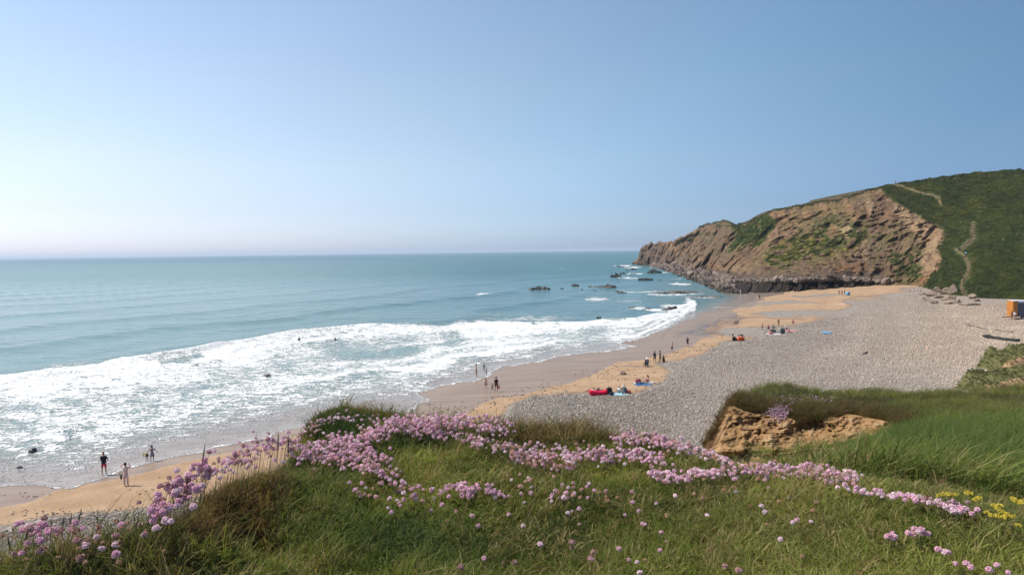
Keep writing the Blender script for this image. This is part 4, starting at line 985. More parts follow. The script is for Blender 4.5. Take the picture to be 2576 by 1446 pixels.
def flower_material(name, a, b, tint=False):
    t = NT(name, 0.7, 0.2); c = t.coords(); n = t.noise(c, 140, 2)
    col = t.mix(t.ramp(n, 0.35, 0.65), a, b)
    if tint: col = t.mix(1.0, t.attr('tint', 'INSTANCER').outputs['Color'], t.mix(t.ramp(n, .3, .7), (0.75,)*3, (1.2,)*3), 'MULTIPLY')
    t.out(col); tr = t.new('ShaderNodeBsdfTranslucent'); t.set(tr.inputs[0], col); mx = t.new('ShaderNodeMixShader'); mx.inputs[0].default_value = 0.3
    o = [n for n in t.n if n.type == 'OUTPUT_MATERIAL'][0]; t.t.links.new(t.b.outputs[0], mx.inputs[1]); t.t.links.new(tr.outputs[0], mx.inputs[2]); t.t.links.new(mx.outputs[0], o.inputs[0])
    return t.m
M_PINK = [flower_material('thrift_petals', (0.72, 0.41, 0.50), (0.86, 0.60, 0.68)), flower_material('thrift_petals_pale', (0.80, 0.55, 0.61), (0.90, 0.76, 0.78)),
          flower_material('thrift_petals_faded', (0.42, 0.22, 0.20), (0.72, 0.50, 0.48)), flower_material('thrift_petals_dry', (0.34, 0.17, 0.09), (0.60, 0.42, 0.28))]
M_PTINT = flower_material('thrift_petals_mass', (1, 1, 1), (1, 1, 1), True)
M_STEM = simple('flower_stem', (0.13, 0.15, 0.06), 0.7); M_DRYSTEM = simple('dry_stem', (0.20, 0.14, 0.07), 0.8); M_YEL = flower_material('vetch_petals', (0.50, 0.37, 0.03), (0.66, 0.54, 0.09))
M_DKSTEM = simple('seed_stem', (0.10, 0.10, 0.05), 0.8)
def stem_mesh(h, bend=(0.015, 0.0), r=0.0006, name='stem'):
    vs_, fs = [], []; K = 5
    for i in range(K):
        q = i/(K-1); c = (bend[0]*q*q, bend[1]*q*q, h*q)
        for j in range(4):
            w = j*math.pi/2; vs_.append((c[0]+math.cos(w)*r, c[1]+math.sin(w)*r, c[2]-(0.01 if i == 0 else 0)))
    for i in range(K-1):
        for j in range(4): a = i*4+j; b = i*4+(j+1) % 4; fs.append((a, b, b+4, a+4))
    me = bpy.data.meshes.new(name); me.from_pydata(vs_, [], fs); return me
HEADM = {}
for mi in range(4):
    for k in range(3):
        me = petal_ball(mi*10+k, 0.0098 if mi < 3 else 0.0075, 34 if mi < 3 else 24); me.materials.append(M_PINK[mi]); HEADM[mi, k] = me
STEMS = {}
for hq in (5, 7, 9, 12, 15, 19):
    for k in range(2):
        me = stem_mesh(hq/100, ((0.012+0.012*k)*hq/8, -0.008+0.01*k)); me.materials.append(M_STEM if hq < 14 else M_DRYSTEM); STEMS[hq, k] = (me, ((0.012+0.012*k)*hq/8, -0.008+0.01*k, hq/100))
# measured flower patches: polyline, half width, count, stem cm, mix(pink, pale, faded, dry), label
FL = [
 ([(880, 1118), (930, 1090), (985, 1068), (1050, 1064), (1130, 1062), (1200, 1066), (1262, 1080)], 11, 330, 9, (6, 3, 1, 0), 'pink thrift flower in the dense crest of flowers before the wet sand'),
 ([(770, 1120), (850, 1145), (900, 1150)], 22, 90, 8, (5, 4, 1, 0), 'large pink thrift flower massed left of the dark leaf cushion'),
 ([(820, 1100), (900, 1105), (960, 1090)], 10, 70, 8, (5, 4, 1, 0), 'large pink thrift flower massed left of the dark leaf cushion'),
 ([(955, 1056), (1050, 1050), (1150, 1046), (1230, 1048), (1280, 1068)], 7, 120, 12, (5, 4, 1, 0), 'pink thrift flower in the dense crest of flowers before the wet sand'),
 ([(1040, 1085), (1120, 1090), (1200, 1103), (1215, 1118)], 9, 110, 7, (5, 4, 1, 0), 'pink thrift flower in the dense crest of flowers before the wet sand'),
 ([(730, 1132), (790, 1128), (860, 1128), (930, 1142), (960, 1156)], 17, 150, 9, (7, 2, 1, 0), 'large pink thrift flower massed left of the dark leaf cushion'),
 ([(870, 1160), (930, 1172), (965, 1188), (988, 1198)], 15, 46, 8, (6, 2, 2, 0), 'large pink thrift flower massed left of the dark leaf cushion'),
 ([(400, 1300), (415, 1265), (440, 1238), (480, 1200), (510, 1180), (570, 1160), (640, 1135), (700, 1105)], 20, 170, 15, (6, 3, 2, 0), 'tall stemmed pink thrift flower on the crumbling left edge above the beach'),
 ([(690, 1100), (720, 1110), (730, 1130)], 16, 26, 15, (6, 3, 1, 0), 'tall stemmed pink thrift flower on the crumbling left edge above the beach'),
 ([(760, 1095), (790, 1070), (850, 1050), (930, 1050)], 10, 60, 5, (3, 5, 2, 0), 'small pink thrift flower on the mossy brown hummock'),
 ([(1245, 1118), (1300, 1128), (1370, 1142), (1450, 1142), (1500, 1130), (1520, 1135)], 13, 170, 9, (4, 4, 3, 1), 'pink thrift flower in the middle band below the brown grass'),
 ([(1290, 1152), (1350, 1162), (1400, 1170), (1460, 1160)], 9, 60, 7, (2, 2, 4, 3), 'pink thrift flower in the middle band below the brown grass'),
 ([(1510, 1148), (1560, 1140), (1630, 1145), (1670, 1160)], 12, 110, 8, (5, 3, 2, 0), 'pink thrift flower in the middle band below the brown grass'),
 ([(1548, 1100), (1600, 1098), (1660, 1106), (1720, 1118)], 10, 170, 8, (6, 3, 2, 0), 'pink thrift flower on the far rim against the cobbles'),
 ([(1720, 1120), (1780, 1135), (1810, 1150), (1840, 1168)], 7, 80, 8, (3, 4, 3, 1), 'pink thrift flower on the far rim against the cobbles'),
 ([(1640, 1185), (1700, 1200), (1740, 1190), (1800, 1188), (1850, 1182)], 10, 110, 8, (7, 3, 1, 0), 'pink thrift flower in the right band above the hollow'),
 ([(1850, 1180), (1920, 1172), (2000, 1175), (2080, 1186), (2150, 1196)], 9, 150, 8, (6, 3, 2, 0), 'pink thrift flower in the right band above the hollow'),
 ([(1900, 1190), (2000, 1192), (2080, 1205), (2140, 1215)], 9, 60, 6, (3, 3, 3, 3), 'pink thrift flower in the right band above the hollow'),
 ([(2110, 1218), (2170, 1232), (2230, 1240), (2300, 1250), (2340, 1262)], 6, 44, 8, (5, 4, 1, 0), 'pink thrift flower in the thin line running right to the yellow flowers'),
 ([(2330, 1262), (2400, 1270), (2450, 1285)], 11, 34, 8, (5, 4, 1, 0), 'pink thrift flower in the thin line running right to the yellow flowers'),
 ([(1105, 1232), (1140, 1222), (1175, 1218), (1215, 1228), (1262, 1242)], 11, 52, 7, (8, 1, 0, 0), 'bright pink thrift flower in the cluster at the middle of the turf'),
 ([(1150, 1235), (1180, 1240)], 9, 18, 7, (8, 1, 0, 0), 'bright pink thrift flower in the cluster at the middle of the turf'),
 ([(885, 1222), (930, 1238), (970, 1262), (1010, 1240), (1050, 1232)], 14, 30, 7, (4, 2, 3, 0), 'pink thrift flower scattered across the short turf'),
 ([(960, 1205), (1020, 1215), (1060, 1228), (1080, 1260)], 12, 18, 7, (4, 2, 3, 0), 'pink thrift flower scattered across the short turf'),
 ([(1270, 1200), (1350, 1215), (1440, 1225), (1530, 1240)], 18, 34, 6, (4, 3, 3, 2), 'pink thrift flower scattered across the short turf'),
 ([(1100, 1310), (1300, 1290), (1500, 1260), (1620, 1280), (1750, 1300)], 40, 34, 6, (3, 3, 2, 2), 'pink thrift flower scattered across the short turf'),
 ([(1000, 1420), (1300, 1380), (1550, 1380), (1850, 1410), (2050, 1420)], 26, 22, 6, (3, 2, 3, 2), 'pink thrift flower scattered across the short turf'),
 ([(1700, 1220), (1900, 1260), (2000, 1300), (1950, 1350)], 30, 24, 7, (1, 2, 3, 5), 'pink thrift flower scattered across the short turf'),
 ([(2220, 1345), (2250, 1350)], 8, 6, 8, (8, 1, 0, 0), 'pink thrift flower near the right corner of the turf'),
 ([(2300, 1330), (2325, 1345)], 10, 8, 9, (8, 1, 1, 0), 'pink thrift flower near the right corner of the turf'),
 ([(2350, 1370), (2420, 1420), (2560, 1430)], 14, 10, 8, (8, 1, 0, 0), 'pink thrift flower near the right corner of the turf'),
 ([(15, 1325), (60, 1330), (120, 1320), (140, 1345)], 24, 26, 15, (4, 2, 3, 2), 'tall thrift flower on the dim slope at the left corner'),
 ([(120, 1320), (220, 1335), (300, 1345), (350, 1340), (400, 1330)], 26, 36, 15, (2, 3, 3, 5), 'tall thrift flower on the dim slope at the left corner'),
 ([(20, 1370), (150, 1385), (300, 1385)], 24, 22, 12, (1, 1, 3, 6), 'tall thrift flower on the dim slope at the left corner'),
]
def build_flowers():
    U, V, H, K, lab = [], [], [], [], []
    for poly, wid, n, sh, mixw, label in FL:
        pts = np.array(poly, float); L = np.hypot(*np.diff(pts, axis=0).T)+1; Lc = np.concatenate([[0], np.cumsum(L)])
        for _ in range(int(n*1.45) if n > 40 else n):
            q = random.random()*Lc[-1]; i = min(len(L)-1, int(np.searchsorted(Lc, q)-1)); i = max(i, 0); t = (q-Lc[i])/L[i]; c = pts[i]*(1-t)+pts[i+1]*t
            a = random.uniform(0, 6.28); r = random.random()**0.75*wid*(1.45 if n > 40 else 1.4)*random.choice((1, 1, 1, 1.6))
            U.append(c[0]+math.cos(a)*r*1.6+random.gauss(0, 3)); V.append(c[1]+math.sin(a)*r+2)
            H.append(min((5, 7, 9, 12, 15, 19), key=lambda h: abs(h-sh*random.uniform(0.6, 1.35)))); K.append(random.choices(range(4), mixw)[0]); lab.append(label)
    U = np.array(U); V = np.array(V); H = np.array(H); K = np.array(K)
    d0 = ray(U, V); best = np.full(U.shape, 9.0); y = np.full(U.shape, 3.0)
    for yy in np.arange(1.85, 7.0, 0.03):
        df = np.abs(CAMZ+d0[:, 2]*yy-nz(d0[:, 0]*yy, np.full(U.shape, yy))-H/100.0)
        k = df < best-0.004; best[k] = df[k]; y[k] = yy
    ok = best < 0.09; U, V, H, K, y = U[ok], V[ok], H[ok], K[ok], y[ok]; lab = [l for l, o in zip(lab, ok) if o]
    # keep true horizontal place under the head
    d = ray(U, V)*y[:, None]; x = d[:, 0]; z = nz(x, y); head_z = CAMZ+d[:, 2]
    hh = np.clip(head_z-z, 0.03, 0.26)
    order = np.argsort(y)
    names = {}; chosen = order[:296]; rest = order[296:]
    for i in chosen:
        hk = min((5, 7, 9, 12, 15, 19), key=lambda h: abs(h/100-hh[i])); sc = hh[i]/(hk/100); kk = random.randrange(2); sm_, tip = STEMS[hk, kk]
        o = empty('thrift_flower', (x[i]-tip[0], y[i]-tip[1], z[i]))
        kind = K[i]; L = lab[i]
        if kind == 3: L = L.replace('bright pink ', '').replace('large pink ', '').replace('tall stemmed pink ', 'tall stemmed ').replace('small pink ', '').replace('pink ', ''); L = 'dried brown '+L
        elif kind == 2: L = 'faded '+L
        L += (', upper' if V[i] < 1150 else ', lower' if V[i] > 1290 else ', middle')+next(w for lim, w in ((180, ' left corner'), (430, ' far left'), (640, ' left'), (860, ' left of centre'), (1200, ' centre'), (1500, ' right of centre'), (1850, ' right'), (2100, ' right, under the bank'), (2300, ' far right'), (9999, ' right end')) if U[i] < lim); L = ' '.join(L.split()[:16])
        tag(o, L, 'flower', 'thrift flowers '+lab[i].split('flower ')[-1])
        st = link('stem', sm_, None, o); st.scale = (1, 1, sc)
        hd = link('flower_head', HEADM[kind, random.randrange(3)], None, o, (tip[0], tip[1], tip[2]*sc)); s = random.uniform(0.7, 1.2)*(1.05 if kind < 3 else 0.9)
        hd.scale = (s, s, s*random.uniform(0.8, 1)); hd.rotation_euler = (random.gauss(0, .3), random.gauss(0, .3), random.uniform(0, 6.28))
    n = len(rest); S = RNG.uniform(0.7, 1.2, n); cols = np.array([(0.82, 0.53, 0.62), (0.88, 0.69, 0.72), (0.68, 0.42, 0.38), (0.48, 0.30, 0.18)])[K[rest]]*RNG.uniform(0.85, 1.15, (n, 1))
    cloud('thrift_flower_mass', np.stack([x[rest], y[rest], head_z[rest]], 1), rand_rot(n, .3), np.stack([S, S, S], 1), cols, THR, 4, 'mass of further pink thrift flower heads along the cliff top')
    T_ = tint_mat('thrift_stem_mass', 0.8, .2)
    me = stem_mesh(1.0, (0.03, -0.02), 0.00055, 'thrift_stem'); c = proto_col('thrift_stem', [me], T_)
    cloud('thrift_stem_mass', np.stack([x[rest], y[rest], z[rest]], 1), np.zeros((n, 3)), np.stack([S, S, hh[rest]], 1), np.array((0.20, 0.19, 0.09))*RNG.uniform(0.6, 1.2, (n, 1)), c, 1, 'thin stems of the further thrift flowers')
    # flowers growing on the eroded bank
    P, cc = [], []
    for (u, v, ru, rv, q) in ((1960, 1036, 25, 23, 300), (1955, 1040, 30, 28, 120), (2150, 1022, 22, 10, 70), (2050, 1003, 60, 12, 60), (1990, 1000, 40, 12, 40), (2100, 1010, 70, 8, 30), (1835, 985, 12, 10, 0)):
        ua, va = RNG.normal(u, ru*.5, q), RNG.normal(v, rv*.42, q); ya = near_hit(ua, va, 8, 20) if q else []
        for uu, vv, yy in zip(ua, va, ya):
            if yy == yy: p = ray(np.array(uu), np.array(vv))*(yy-0.12-(0.5 if v > 1010 else 0.1)); P.append((p[0], p[1], CAMZ+p[2])); cc.append(np.array((0.84, 0.62, 0.70))*random.uniform(0.7, 1.15))
    n = len(P); S = RNG.uniform(0.8, 1.5, n)
    cloud('bank_thrift_flowers', np.array(P), rand_rot(n, .3), np.stack([S, S, S], 1), np.array(cc), THR, 4, 'pale pink thrift flowers in clumps on the sandy bank')
THR = proto_col('thrift_head', [petal_ball(60+i, 0.0092, 22) for i in range(4)], M_PTINT)
build_flowers()

YEL = [(2362, 1247), (2380, 1245), (2386, 1248), (2403, 1245), (2432, 1240), (2440, 1243), (2455, 1258), (2461, 1256), (2500, 1272), (2507, 1280), (2514, 1275), (2545, 1255), (2552, 1260), (2562, 1266), (2571, 1262), (2508, 1300), (2522, 1303),
       (2534, 1298), (2482, 1290), (2560, 1322), (2572, 1268), (2548, 1300), (2520, 1290), (2493, 1298)]
def build_yellow():
    hd = []
    for k in range(3):
        rnd = random.Random(k+70); bm = bmesh.new()
        for i in range(30):
            a = rnd.uniform(0, 6.28); r = 0.017*math.sqrt(rnd.random()); c = Vector((r*math.cos(a), r*math.sin(a), 0.010*(1-(r/0.018)**2)+rnd.uniform(0, .004)))
            q = bmesh.ops.create_cone(bm, cap_ends=True, segments=4, radius1=0.0035, radius2=0.001, depth=0.009); M = Matrix.Translation(c) @ Matrix.Rotation(rnd.gauss(0, .5), 4, 'X') @ Matrix.Rotation(rnd.gauss(0, .5), 4, 'Y')
            bmesh.ops.transform(bm, matrix=M, verts=q['verts'])
        me = bpy.data.meshes.new('flower_head'); bm.to_mesh(me); bm.free(); me.materials.append(M_YEL); hd.append(me)
    for i, (u, v) in enumerate(YEL):
        h = 0.12; y = near_hit([u], [v+40], 2.0, 9)[0]; y = 4.0 if y != y else y
        for _ in range(3): y2 = near_hit([u], [v+h*F/y], 2.0, 9)[0]; y = y2 if y2 == y2 else y
        d = ray(np.array(u*1.0), np.array(v*1.0))*y; z = nz(d[0], y); H = max(0.05, CAMZ+d[2]-z); sm_, tip = STEMS[12, i % 2]; sc = H/0.12
        o = empty('vetch_flower', (d[0]-tip[0], y-tip[1], z)); tag(o, 'yellow vetch flower %s' % ('left of the yellow cluster, beside the pink line' if u < 2470 else 'at the very right edge of the photo' if u > 2540 else 'in the upper middle of the yellow cluster' if v < 1288 else 'in the lower middle of the yellow cluster'), 'flower', 'yellow flowers at the right edge')
        st = link('stem', sm_, None, o); st.scale = (1, 1, sc); s = random.uniform(0.6, 0.95); q = link('flower_head', hd[i % 3], None, o, (tip[0], tip[1], tip[2]*sc)); q.scale = (s, s, s); q.rotation_euler = (random.gauss(0, .2)+.3, random.gauss(0, .2), random.uniform(0, 6))
build_yellow()

def bank_overhang():
    P = []; T_ = []
    top_u = [1832, 1870, 1960, 2060, 2130, 2220, 2275]; top_v = [1004, 1018, 1036, 1044, 1034, 1050, 1070]
    us_ = np.linspace(1800, 2300, 501); vt_ = np.interp(us_, top_u, top_v)
    tab = {k: near_hit(us_, vt_+k, 8, 20) for k in range(-32, 1, 2)}
    for _ in range(7500):
        u = random.uniform(1822, 2290); v0 = float(np.interp(u, top_u, top_v)); lob = 16*max(0, vn(u/38.0, 0.0, s=77))+float(14*np.exp(-((u-1955)/36)**2)); v = v0-20+random.random()**0.8*(27+lob*1.6)
        y = tab[max(-32, min(-6, int((v-6-v0)//2)*2))][int(round(u-1800))]
        if y != y: continue
        y -= random.uniform(0.1, 0.62); p = ray(np.array(u), np.array(v))*y; P.append((p[0], p[1], CAMZ+p[2])); k = random.random(); T_.append(np.array((0.13, 0.095, 0.04) if k < .5 else (0.085, 0.09, 0.03) if k < .8 else (0.10, 0.055, 0.03))*random.uniform(0.6, 1.3))
    for _ in range(500):
        q = random.random(); u = 1768+q*66+random.gauss(0, 5); v = 1118-q*112+random.gauss(0, 6); y = 13.3+q*0.7; p = ray(np.array(u), np.array(v))*y; P.append((p[0], p[1], CAMZ+p[2])); T_.append(np.array((0.16, 0.11, 0.05))*random.uniform(0.5, 1.2))
    n = len(P); S = RNG.uniform(0.35, 0.75, n)*np.where(np.arange(n) >= n-500, 0.5, 1); rot = np.stack([RNG.normal(0.7, .5, n), RNG.normal(0, .4, n), RNG.uniform(-0.9, 0.9, n)], 1)
    cloud('turf_overhang', np.array(P), rot, np.stack([S*1.3, S*1.3, S], 1), np.array(T_), LONG, 6, 'matted brown and green turf overhanging the eroded bank')
bank_overhang()
# dark grass seed heads standing against the beach at the left
def build_stalks():
    pts = [(180, 1290, 60, 6), (205, 1280, 75, 6), (130, 1310, 50, 5), (395, 1290, 50, 8), (330, 1340, 60, 5), (305, 1350, 45, -4), (470, 1195, 30, -3), (515, 1120, 60, 8), (560, 1310, 60, 10), (485, 1262, 60, 10),
           (70, 1330, 60, 4), (250, 1320, 45, 6), (20, 1350, 50, -5), (700, 1090, 35, 4), (725, 1095, 30, 3), (1885, 1145, 30, 3), (375, 1310, 35, 6), (160, 1300, 45, 5), (430, 1230, 40, -6), (350, 1300, 40, 6)]
    for i, (u, v, L, lean) in enumerate(pts):
        # u,v = tip ; base below on the ground
        lean = lean*2.2; y = near_hit([u-lean], [v+L+40], 1.0, 8)[0]; y = 2.4 if y != y else max(y, 2.0)
        b = ray(np.array(u-lean*1.0), np.array(v+L+40.0))*y; bz = nz(b[0], y); t_ = ray(np.array(u*1.0), np.array(v*1.0))*y
        H = CAMZ+t_[2]-bz; dx = t_[0]-b[0]
        o = empty('grass_stalk', (b[0], y, bz)); tag(o, ('%s from the left of the dark grass seed heads at the left edge' % ORD[sorted(q[0] for q in pts).index(u)]) if u < 800 else 'lone grass stalk standing above the right band of thrift flowers', 'grass stalk', 'grass stalks on the left edge' if u < 800 else None)
        me = stem_mesh(H, (dx, 0.0), 0.0008); me.materials.append(M_DKSTEM); link('stem', me, None, o)
        bm = bmesh.new(); Ls = min(0.07, H*0.35)
        for k in range(16):
            q = k/15; s = 0.0032*math.sin(math.pi*(0.12+0.8*q)); zz = H-Ls+Ls*q; xx = dx*(zz/H)**2
            for sgn in (-1, 1):
                r = bmesh.ops.create_cone(bm, cap_ends=True, segments=4, radius1=s*0.45, radius2=0.0003, depth=0.010)
                bmesh.ops.transform(bm, matrix=Matrix.Translation((xx+sgn*s*0.4, random.uniform(-1, 1)*s*0.4, zz)) @ Matrix.Rotation(sgn*0.35, 4, 'Y'), verts=r['verts'])
        bm_obj('seed_head', bm, M_DKSTEM, o)
build_stalks()

# ================================================================== ROCKS IN THE SEA
M_DROCK = simple('wet_dark_rock', (0.040, 0.034, 0.030), 0.5, 0.5, 1.2, 0.5)
M_BROCK = simple('brown_rock', (0.12, 0.092, 0.072), 0.85, 0.4, 0.9)
def rock_mesh(seed, lx, ly, lz, jag=1.0, lumps=7):
    rnd = random.Random(seed); bm = bmesh.new()
    for k in range(lumps):
        t = (k+0.5)/lumps*2-1; r = bmesh.ops.create_icosphere(bm, subdivisions=3, radius=1)
        sx = lx/lumps*rnd.uniform(1.4, 2.3); sz = lz*rnd.uniform(0.45, 1.0)*(1-0.45*t*t); sy = ly*rnd.uniform(0.6, 1)
        for v in r['verts']:
            p = v.co.copy(); n = mnoise.noise(p*1.6+Vector((seed*3+k*5.0, 0, 0)))*0.55+mnoise.noise(p*4.1+Vector((0, seed, k)))*0.3*jag
            p = p*(1+n); v.co = Vector((t*lx*0.8+p.x*sx, rnd_y[k % 5]*ly*0.3+p.y*sy, p.z*sz))
    me = bpy.data.meshes.new('rock'); bm.to_mesh(me); bm.free(); return me
rnd_y = (0.3, -0.5, 0.7, -0.2, 0.1)
SEAROCKS = [ # U, V(base), half width px, height px, label
 (1357, 728, 30, 8, 'long low dark rock furthest out in the sea'), (1413, 726, 5, 2, 'tiny dark rock between the long low rock and the rounded rock'), (1446, 719, 9, 6, 'small rounded dark rock standing alone beyond the low reef'),
 (1465, 729, 5, 3, 'small dark rock left of a cluster of tiny rocks in the foam'), (1478, 730, 4, 2, 'tiny dark rock in the foam below the ridged rock'), (1484, 721, 5, 3, 'small dark rock touching the left end of the ridged brown rock'),
 (1521, 724, 31, 12, 'ridged brown rock in the middle of the bay with a flat top'), (1495, 730, 6, 2, 'tiny flat dark rock just below the ridged brown rock'), (1552, 733, 5, 4, 'small dark rock right below the ridged brown rock'),
 (1564, 736, 13, 4, 'low dark rock right below the ridged brown rock, the wider one'), (1549, 698, 16, 15, 'tall jagged black rock furthest left before the headland tip'), (1566, 689, 9, 5, 'low black rock behind the tall jagged rock'),
 (1563, 671, 16, 3, 'flat brown reef awash left of the headland tip'), (1578, 681, 5, 4, 'small dark rock in surf left of the headland tip'), (1593, 679, 8, 6, 'dark rock in surf right at the headland tip'),
 (1646, 688, 19, 13, 'peaked dark rock close to the foot of the headland'), (1624, 705, 20, 11, 'broad jagged black rock in front of the peaked rock'), (1661, 707, 8, 4, 'small low black rock right of the broad jagged rock'), (1594, 690, 10, 2, 'thin flat rock awash between the tall and peaked rocks'),
 (1706, 736, 64, 5, 'long flat reef reaching out from the cobble foreshore'), (1776, 748, 44, 6, 'broken low reef beside the end of the dark cliff'), (1592, 777, 15, 7, 'dark rock in the breaking wave, left one of the pair'), (1630, 777, 10, 4, 'small brown rock awash between the two rocks in the breaker'),
 (1686, 780, 24, 11, 'jagged dark rock in the breaking wave at the right'), (1506, 799, 6, 5, 'small black rock alone in the water above the white surf')]
for i, (u, v, hw, hp, lab) in enumerate(SEAROCKS):
    p = gp0(np.array(u*1.0), np.array(v*1.0), 0.0); y = p[1]; m_px = y/F
    # depth along view so that the far edge still reads at a low angle
    lx, lz = hw*m_px, hp*m_px*1.05; me = rock_mesh(i+3, lx, max(lx*0.35, 1.2*m_px*3), lz, 1.0, 7 if hw > 12 else 4)
    o = link('rock', me, M_BROCK if 'brown' in lab or 'reef' in lab else M_DROCK); o.location = (p[0], p[1]+lx*0.15, -lz*0.12); tag(o, lab, 'rock', 'rocks in the sea')
BEACHROCKS = [(82, 1137, 12, 12, 'dark rock in the foam, largest at the left edge of the photo', 'd'), (47, 1177, 10, 5, 'low dark rock in the foam nearest the left edge', 'd'), (128, 1108, 5, 5, 'small dark stone in the foam above the dark rock at left', 'd'),
 (228, 1088, 5, 3, 'flat dark stone showing through the white foam at left', 'd'), (1568, 942, 9, 9, 'lone brown boulder on the dry sand', 'b'), (673, 945, 10, 4, 'grey rock awash in the middle of the white foam', 'b')]
for i, (u, v, hw, hp, lab, k) in enumerate(BEACHROCKS):
    p = gp(u, v)[0]; m_px = p[1]/F; me = blobmesh('rock', i+40, 3, 0.3, (hw*m_px, hw*m_px*.8, hp*m_px*0.75), 1.2, True, 0.72)
    o = link('rock', me, M_DROCK if k == 'd' else M_BROCK, None, (p[0], p[1], p[2]+hp*m_px*0.2)); tag(o, lab, 'rock')
# boulders at the foot of the steps
FOOT = [(2345, 745, 14, 12), (2365, 750, 10, 9), (2382, 740, 15, 14), (2398, 754, 11, 10), (2402, 742, 13, 22), (2388, 765, 12, 8), (2322, 741, 9, 6), (2410, 762, 9, 8), (2360, 735, 12, 10), (2450, 752, 10, 12), (2330, 752, 8, 5), (2352, 764, 8, 6), (2420, 768, 7, 4), (2460, 758, 8, 7), (2376, 756, 8, 7)]
FL_ = ['pale brown', 'squat', 'tall', 'pointed', 'upright', 'low', 'small flat', 'rounded', 'leaning', 'square', 'small', 'tiny', 'thin', 'sloping', 'middle']
for i, (u, v, hw, hp) in enumerate(FOOT):
    p = gp(u, v)[0]; m_px = p[1]/F; me = blobmesh('boulder', i+60, 3, 0.3, (hw*m_px*1.15, hw*m_px*.9, hp*m_px*0.85), 0.9, True, 0.66)
    o = link('boulder', me, simple('tan_rock', (0.26, 0.19, 0.135), 0.9, 0.3, 0.7), None, (p[0], p[1]+0.5, p[2]+hp*m_px*0.35)); tag(o, ('%s from the left of the brown boulders heaped at the foot of the steps' % ORD[sorted(q[0] for q in FOOT).index(u)]), 'boulder', 'boulders at the foot of the steps')

# ================================================================== STEPS
def build_steps():
    mw = simple('step_timber', (0.30, 0.20, 0.12), 0.9, 0.25, 3.0); me_ = simple('step_earth', (0.06, 0.045, 0.03), 0.95, 0.3, 2.0); mp = simple('post_timber', (0.17, 0.13, 0.095), 0.9)
    for poly, n, lab in ((STEPS_LO, 25, 'lower flight of earth and timber steps climbing the green hillside'), (STEPS_HI, 13, 'upper flight of timber steps above the bend in the hillside path')):
        pts = np.array(poly, float); L = np.hypot(*np.diff(pts, axis=0).T); Lc = np.concatenate([[0], np.cumsum(L)])
        W = []
        for (u, v) in poly:
            W.append(hpt(u, v)-Vector((0, 0.6, 0)))
        o = empty('staircase', W[0]); tag(o, lab, 'steps')
        for k in range(n):
            q = Lc[-1]*k/(n-1); i = min(len(L)-1, max(0, int(np.searchsorted(Lc, q)-1))); t = (q-Lc[i])/L[i]; p = W[i].lerp(W[i+1], t)-W[0]
            px = (W[0].y+p.y)/F; wd = (10 if n == 25 else 13)*px*random.uniform(0.9, 1.1)
            bm = bmesh.new(); box_bm(bm, (0, 0.0, 0), (wd, 0.35, 0.24), random.uniform(-.05, .05), 0.03); s = bm_obj('step', bm, mw, o, p)
            s.rotation_euler = (0, random.gauss(0, .02), random.gauss(0, .06))
            bm = bmesh.new(); box_bm(bm, (0, 0.5, -0.38), (wd*0.95, 1.0, 0.5), 0, 0.05); bm_obj('earth_tread', bm, me_, o, p)
        for k in range(0, n, 4):
            q = Lc[-1]*k/(n-1); i = min(len(L)-1, max(0, int(np.searchsorted(Lc, q)-1))); t = (q-Lc[i])/L[i]; p = W[i].lerp(W[i+1], t)-W[0]
            bm = bmesh.new(); box_bm(bm, (-0.85, 0.0, 0.2), (0.14, 0.14, 0.8), 0, 0.02); bm_obj('post', bm, mp, o, p)
build_steps()

# ================================================================== PEOPLE
SKIN = {'fair': simple('skin_fair', (0.50, 0.29, 0.20), 0.6, 0.08), 'tan': simple('skin_tan', (0.34, 0.18, 0.11), 0.6, 0.08), 'dark': simple('skin_dark', (0.13, 0.07, 0.045), 0.6, 0.08)}
def cloth(c):
    return simple('cloth_%02d_%02d_%02d' % tuple(int(x*99) for x in c), c, 0.85, 0.12, 12)
M_EYE = simple('eye', (0.02, 0.015, 0.012), 0.3, 0.05)
def skin_obj(name, V_, E_, R_, mat, parent, root=0, sub=1):
    me = bpy.data.meshes.new(name); me.from_pydata(V_, E_, []); o = link(name, me, mat, parent)
    mo = o.modifiers.new('skin', 'SKIN'); mo.use_smooth_shade = True
    d = me.skin_vertices[0].data
    for i, r in enumerate(R_): d[i].radius = (r, r) if not isinstance(r, tuple) else r; d[i].use_root = (i == root)
    s = o.modifiers.new('sub', 'SUBSURF'); s.levels = sub; s.render_levels = sub
    return o
